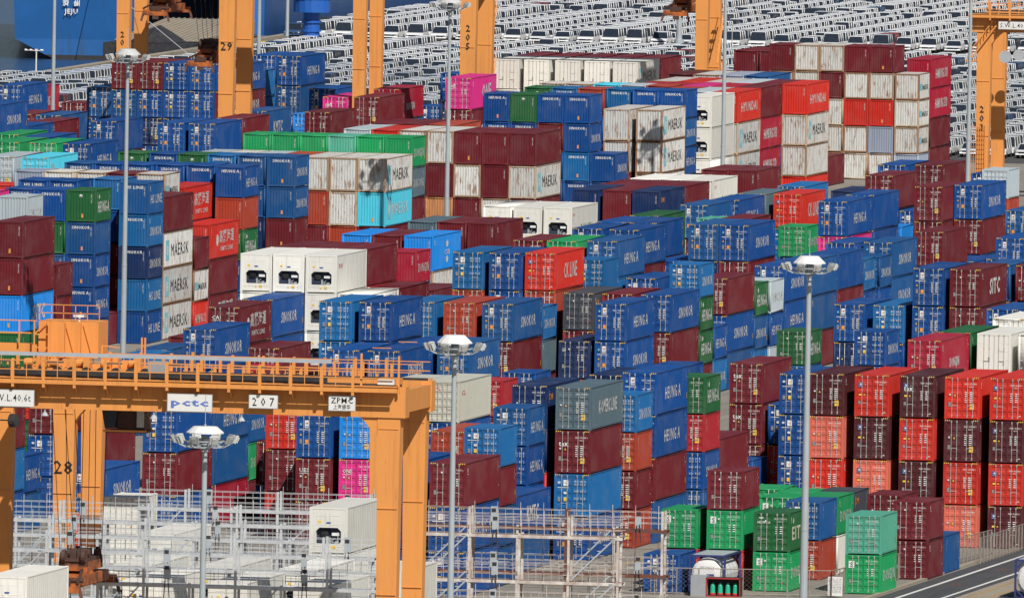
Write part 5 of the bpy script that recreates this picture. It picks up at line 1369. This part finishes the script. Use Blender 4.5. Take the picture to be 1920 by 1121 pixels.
# coal pile and pale sloped store on the quay side
t = thing('storage_barge', 'barge with pale deck and black coal heap between the hulls at upper left', 'barge', (0, 0, 0))
b = MB(); b.box(-208.6, 925, -3.2, -198, 963, .2); part('hull', b, M['dark'], t)
b = MB(); b.face([(-208.4, 931, .3), (-198.2, 931, .3), (-198.2, 962, 1.9), (-208.4, 962, 1.9)]); b.face([(-198.2, 931, .3), (-198.2, 962, .3), (-198.2, 962, 1.9)]); b.face([(-208.4, 962, .3), (-208.4, 962, 1.9), (-198.2, 962, 1.9), (-198.2, 962, .3)])
for k in range(16): b.bar((-208.4+k*.66, 931, .36), (-208.4+k*.66, 962, 1.96), .10)
part('deck', b, M['tan'], t)
b = MB(); rnd = random.Random(5); n = 22; ring = [(rnd.uniform(2.7, 3.3)*math.cos(2*math.pi*i/n), rnd.uniform(4, 5)*math.sin(2*math.pi*i/n), 0) for i in range(n)]; mid = [(p[0]*.5+rnd.uniform(-.2,.2), p[1]*.5, 1.05+rnd.uniform(-.1,.15)) for p in ring]
for i in range(n): j = (i+1) % n; b.face([ring[i], ring[j], mid[j], mid[i]]); b.face([mid[i], mid[j], (0.2, 0, 1.9)])
o = part('coal_heap', b, M['dark'], t); o.location = (-203.3, 930.5, .25); o['kind'] = 'stuff'
b = MB(); b.tube((-208, 1000, 5.2), (-190, 905, .6), .05, n=5); o = part('mooring_line', b, M['white'], None); tag(o, 'long white mooring line slanting down before the black hull', 'rope')
b = MB(); b.tube((-214, 946, 7), (-191, 885, .6), .05, n=5); o = part('mooring_line', b, M['white'], None); tag(o, 'short mooring line hanging from the bright blue stern', 'rope')
t = thing('harbour_crane', 'blue crane pedestal standing at the quay edge', 'crane', (-182, 912, 0))
bm = simple('crane_blue', (.01, .10, .42), .45)
b = MB(); b.tube((0,0,0), (0,0,4.6), .95, n=14)
for k in range(4): b.tube((0,0,.4+k*1.0), (0,0,.65+k*1.0), 1.15, n=14)
part('pedestal', b, bm, t); b = MB(); b.tube((0,0,4.6), (0,0,6.2), 2.1, n=18); b.tube((0,0,6.2),(0,0,6.6),2.3,n=18); part('slew_ring', b, bm, t)
b = MB(); b.bar((0,0,6.5), (-1,0,16), 1.3); b.bar((1,0,6.5), (8,0,18), .5); b.bar((1.5,0,6.5),(3.5,0,18),.3); part('boom', b, bm, t)
t = thing('mobile_machine', 'small yellow and white quay machine at the foot of the grey post', 'machine', (-187.5, 905, 0))
b = MB(); b.box(-2.0,0,.4,-.6,1.6,1.3); b.box(.7,0,.4,2.2,1.6,1.4); part('body', b, simple('machine_yellow', (.7,.45,.04)), t)
b = MB(); b.box(-.6,.1,.5,.7,1.4,1.0); b.bar((-2.4,.5,1.2),(-1.4,.5,2.8),.35); part('arm', b, M['white'], t)
b = MB()
for x in (-1.5, -.2, 1.4): b.tube((x,-.05,.4),(x,.25,.4),.4,n=12)
part('tyre', b, M['dark'], t)
fence((-192, 926), (-120, 926), 'dark railing along the pale strip between the car rows', 1.5, 1.3, False)

# ---------------------------------------------------------------- export cars
def car_geo(kind):
    """body, glass, tyres; nose towards -Y"""
    L, Wd, H = (4.7, 1.86, 1.68) if kind == 0 else (4.9, 1.95, 1.95) if kind == 2 else (4.5, 1.82, 1.45)
    hb = .92 if kind != 1 else .84; x0, x1 = -Wd/2, Wd/2; body = MB()
    low = [(-L/2, .38), (-L/2+.05, hb-.22), (-L/2+.55, hb-.06), (-L/2+1.15, hb+.02), (L/2-.25, hb+.06), (L/2, hb-.2), (L/2, .38)]
    body.prism([(p[0], p[1]) for p in low], 'x', x0, x1)
    tx = Wd/2-.17; ya, yb = -L/2+1.65, L/2-(.75 if kind == 1 else .42)
    body.prism([(ya, H-.04), (yb, H-.06), (yb-.1, H), (ya+.2, H)], 'x', -tx, tx)
    for y in (ya, (ya+yb)/2, yb-.05):
        for s in (-1, 1): body.bar((s*(Wd/2-.04), y-.12 if y == ya else y, hb), (s*tx, y, H-.03), .07)
    g = MB(); wy = -L/2+1.12; e = Wd/2-.06; rx = L/2-.22
    g.face([(-e, wy, hb+.01), (e, wy, hb+.01), (tx, ya, H-.05), (-tx, ya, H-.05)])
    g.face([(e, wy, hb+.01), (e, rx, hb+.04), (tx, yb, H-.06), (tx, ya, H-.05)]); g.face([(-e, rx, hb+.04), (-e, wy, hb+.01), (-tx, ya, H-.05), (-tx, yb, H-.06)])
    g.face([(e, rx, hb+.04), (-e, rx, hb+.04), (-tx, yb, H-.06), (tx, yb, H-.06)])
    g.box(-.62, -L/2-.015, .55, .62, -L/2+.02, .70, 'k')
    w_ = MB()
    for y in (-L/2+.9, L/2-.85):
        for s in (-1, 1): w_.tube((s*(Wd/2-.22), y, .33), (s*(Wd/2+.01), y, .33), .33, n=8)
    hl = MB()
    for s in (-1, 1): hl.box(s*.78-.14, -L/2-.02, .60, s*.78+.14, -L/2+.04, .74, 'k')
    return body, g, w_, hl
CARG = [car_geo(k) for k in range(3)]
carm = paint_mat('car_paint', 'obj', False)
cm, n, l, b_ = nodes('car_body_paint'); oi = n.new('ShaderNodeObjectInfo'); l.new(oi.outputs['Color'], b_.inputs['Base Color']); b_.inputs['Roughness'].default_value = .25; b_.inputs['Coat Weight'].default_value = .5
CAR_ME = [(a.mesh('car_body', [cm]), g_.mesh('car_glass', [M['glass']]), w_.mesh('car_tyre', [M['dark']]), h_.mesh('headlight', [M['lamp']])) for a, g_, w_, h_ in CARG]
ca, n, l, b_ = nodes('car_paint_by_face'); at = n.new('ShaderNodeAttribute'); at.attribute_name = 'paint'; l.new(at.outputs['Color'], b_.inputs['Base Color']); b_.inputs['Roughness'].default_value = .3
CCOL = [((.80,.81,.82), 'white', .93), ((.45,.47,.5), 'silver grey', .04), ((.03,.035,.045), 'black', .02), ((.04,.09,.2), 'dark blue', .006), ((.3,.02,.02), 'red', .004)]
rnd = random.Random(11); cars = []
def blocked(u, v):
    iu, iv = int(u/2), int(v/2)
    return 0 <= iu < W2 and 0 <= iv < H2 and ib[iv, iu] >= 0
gx = 2.85; gyp = 5.2
for j in range(0, 92):
    y = 655+j*gyp
    if 924 < y < 957 : continue
    if j % 19 == 18: continue
    for i in range(0, 110):
        x = -193.3+i*gx
        if i % 37 == 36: continue
        if x < -186 and 790 < y < 945: continue
        p = project(np.array([x, y, .9]))
        if not (-25 < p[0] < 1945 and -18 < p[1] < 335): continue
        if blocked(p[0], p[1]) and blocked(p[0], p[1]-14) and blocked(p[0]+14, p[1]-10) and blocked(p[0]-14, p[1]-10): continue
        k = sum(1 for b in STACKS if b[0]-2 < x < b[0]+CW+2 and b[1]-4 < y < b[1]+b[2]+4)
        if k or (-53 < x < -46 and 540 < y < 562) or (abs(x+147) < 2.5 and abs(y-955) < 4): continue
        if p[0] > 1780 and p[1] < 112 and p[1] > 96: continue
        cars.append((x+rnd.uniform(-.07,.07), y+rnd.uniform(-.2,.2), p[2], i, j))
cars.sort(key=lambda c: c[2])
AV = []; ALV = []; ALS = []; ACOL = []; AMI = []; vb = 0
for q, (x, y, d, ci, cj) in enumerate(cars):
    r = rnd.random(); acc_ = 0
    for col, cn, pr in CCOL:
        acc_ += pr
        if r < acc_: break
    kind = random.Random(ci*7+cj//19).randrange(3) if rnd.random() < .93 else rnd.randrange(3); rz = rnd.uniform(-.03, .03)
    if q < 300:
        pu = project(np.array([x, y, .9]))[0]; ty = ['tall car', 'low car', 'van'][kind]
        rg = ['by the water at far left', 'behind the upper left blue stacks', 'seen between the two left cranes', 'behind the pink container and mast', 'beyond the white refrigerated row', 'behind the rusty container wall', 'left of the crane marked 203', 'at the right edge behind crane 203'][0 if pu < 215 else 1 if pu < 480 else 2 if pu < 720 else 3 if pu < 925 else 4 if pu < 1300 else 5 if pu < 1750 else 6 if pu < 1830 else 7]
        t = thing('parked_car', f'new {cn} {ty} parked {rg}', 'car', (x, y, .004), rz, f'new {cn} {ty}s parked {rg}')
        for nm, me in zip(('body', 'window_glass', 'tyres', 'headlights'), CAR_ME[kind]): link(nm, me, t, color=col)
    else:
        cs, sn = math.cos(rz), math.sin(rz)
        for gi, (gg, mi, cc) in enumerate(zip(CARG[kind], (0, 1, 2, 3), (col, (.05,.07,.09), (.02,.02,.02), (.6,.6,.6)))):
            key = ('car', kind, gi)
            if key not in npcache: npcache[key] = (np.array(gg.v), np.array([len(f) for f in gg.f]), np.array([a for f in gg.f for a in f]), None)
            gv, lens, idx, _ = npcache[key]
            if gi >= 2 and d > 2600: continue
            AV.append(np.stack([gv[:,0]*cs-gv[:,1]*sn+x, gv[:,0]*sn+gv[:,1]*cs+y, gv[:,2]+.004], -1)); ALV.append(idx+vb); ALS.append(lens); vb += len(gv)
            ACOL.append(np.tile(np.array([*cc, 1.]), (len(idx), 1))); AMI.append(np.full(len(lens), mi))
me, ntc = bake('parked_cars', AV, ALV, ALS, ACOL, AMI, [ca, M['glass'], M['dark'], M['lamp']])
tag(link('parked_cars', me), 'farther rows of new white cars filling the port car park', 'cars', None, 'stuff')
print('cars', len(cars), 'tris', ntc)
SC.render.resolution_x = 1024; SC.render.resolution_y = 597
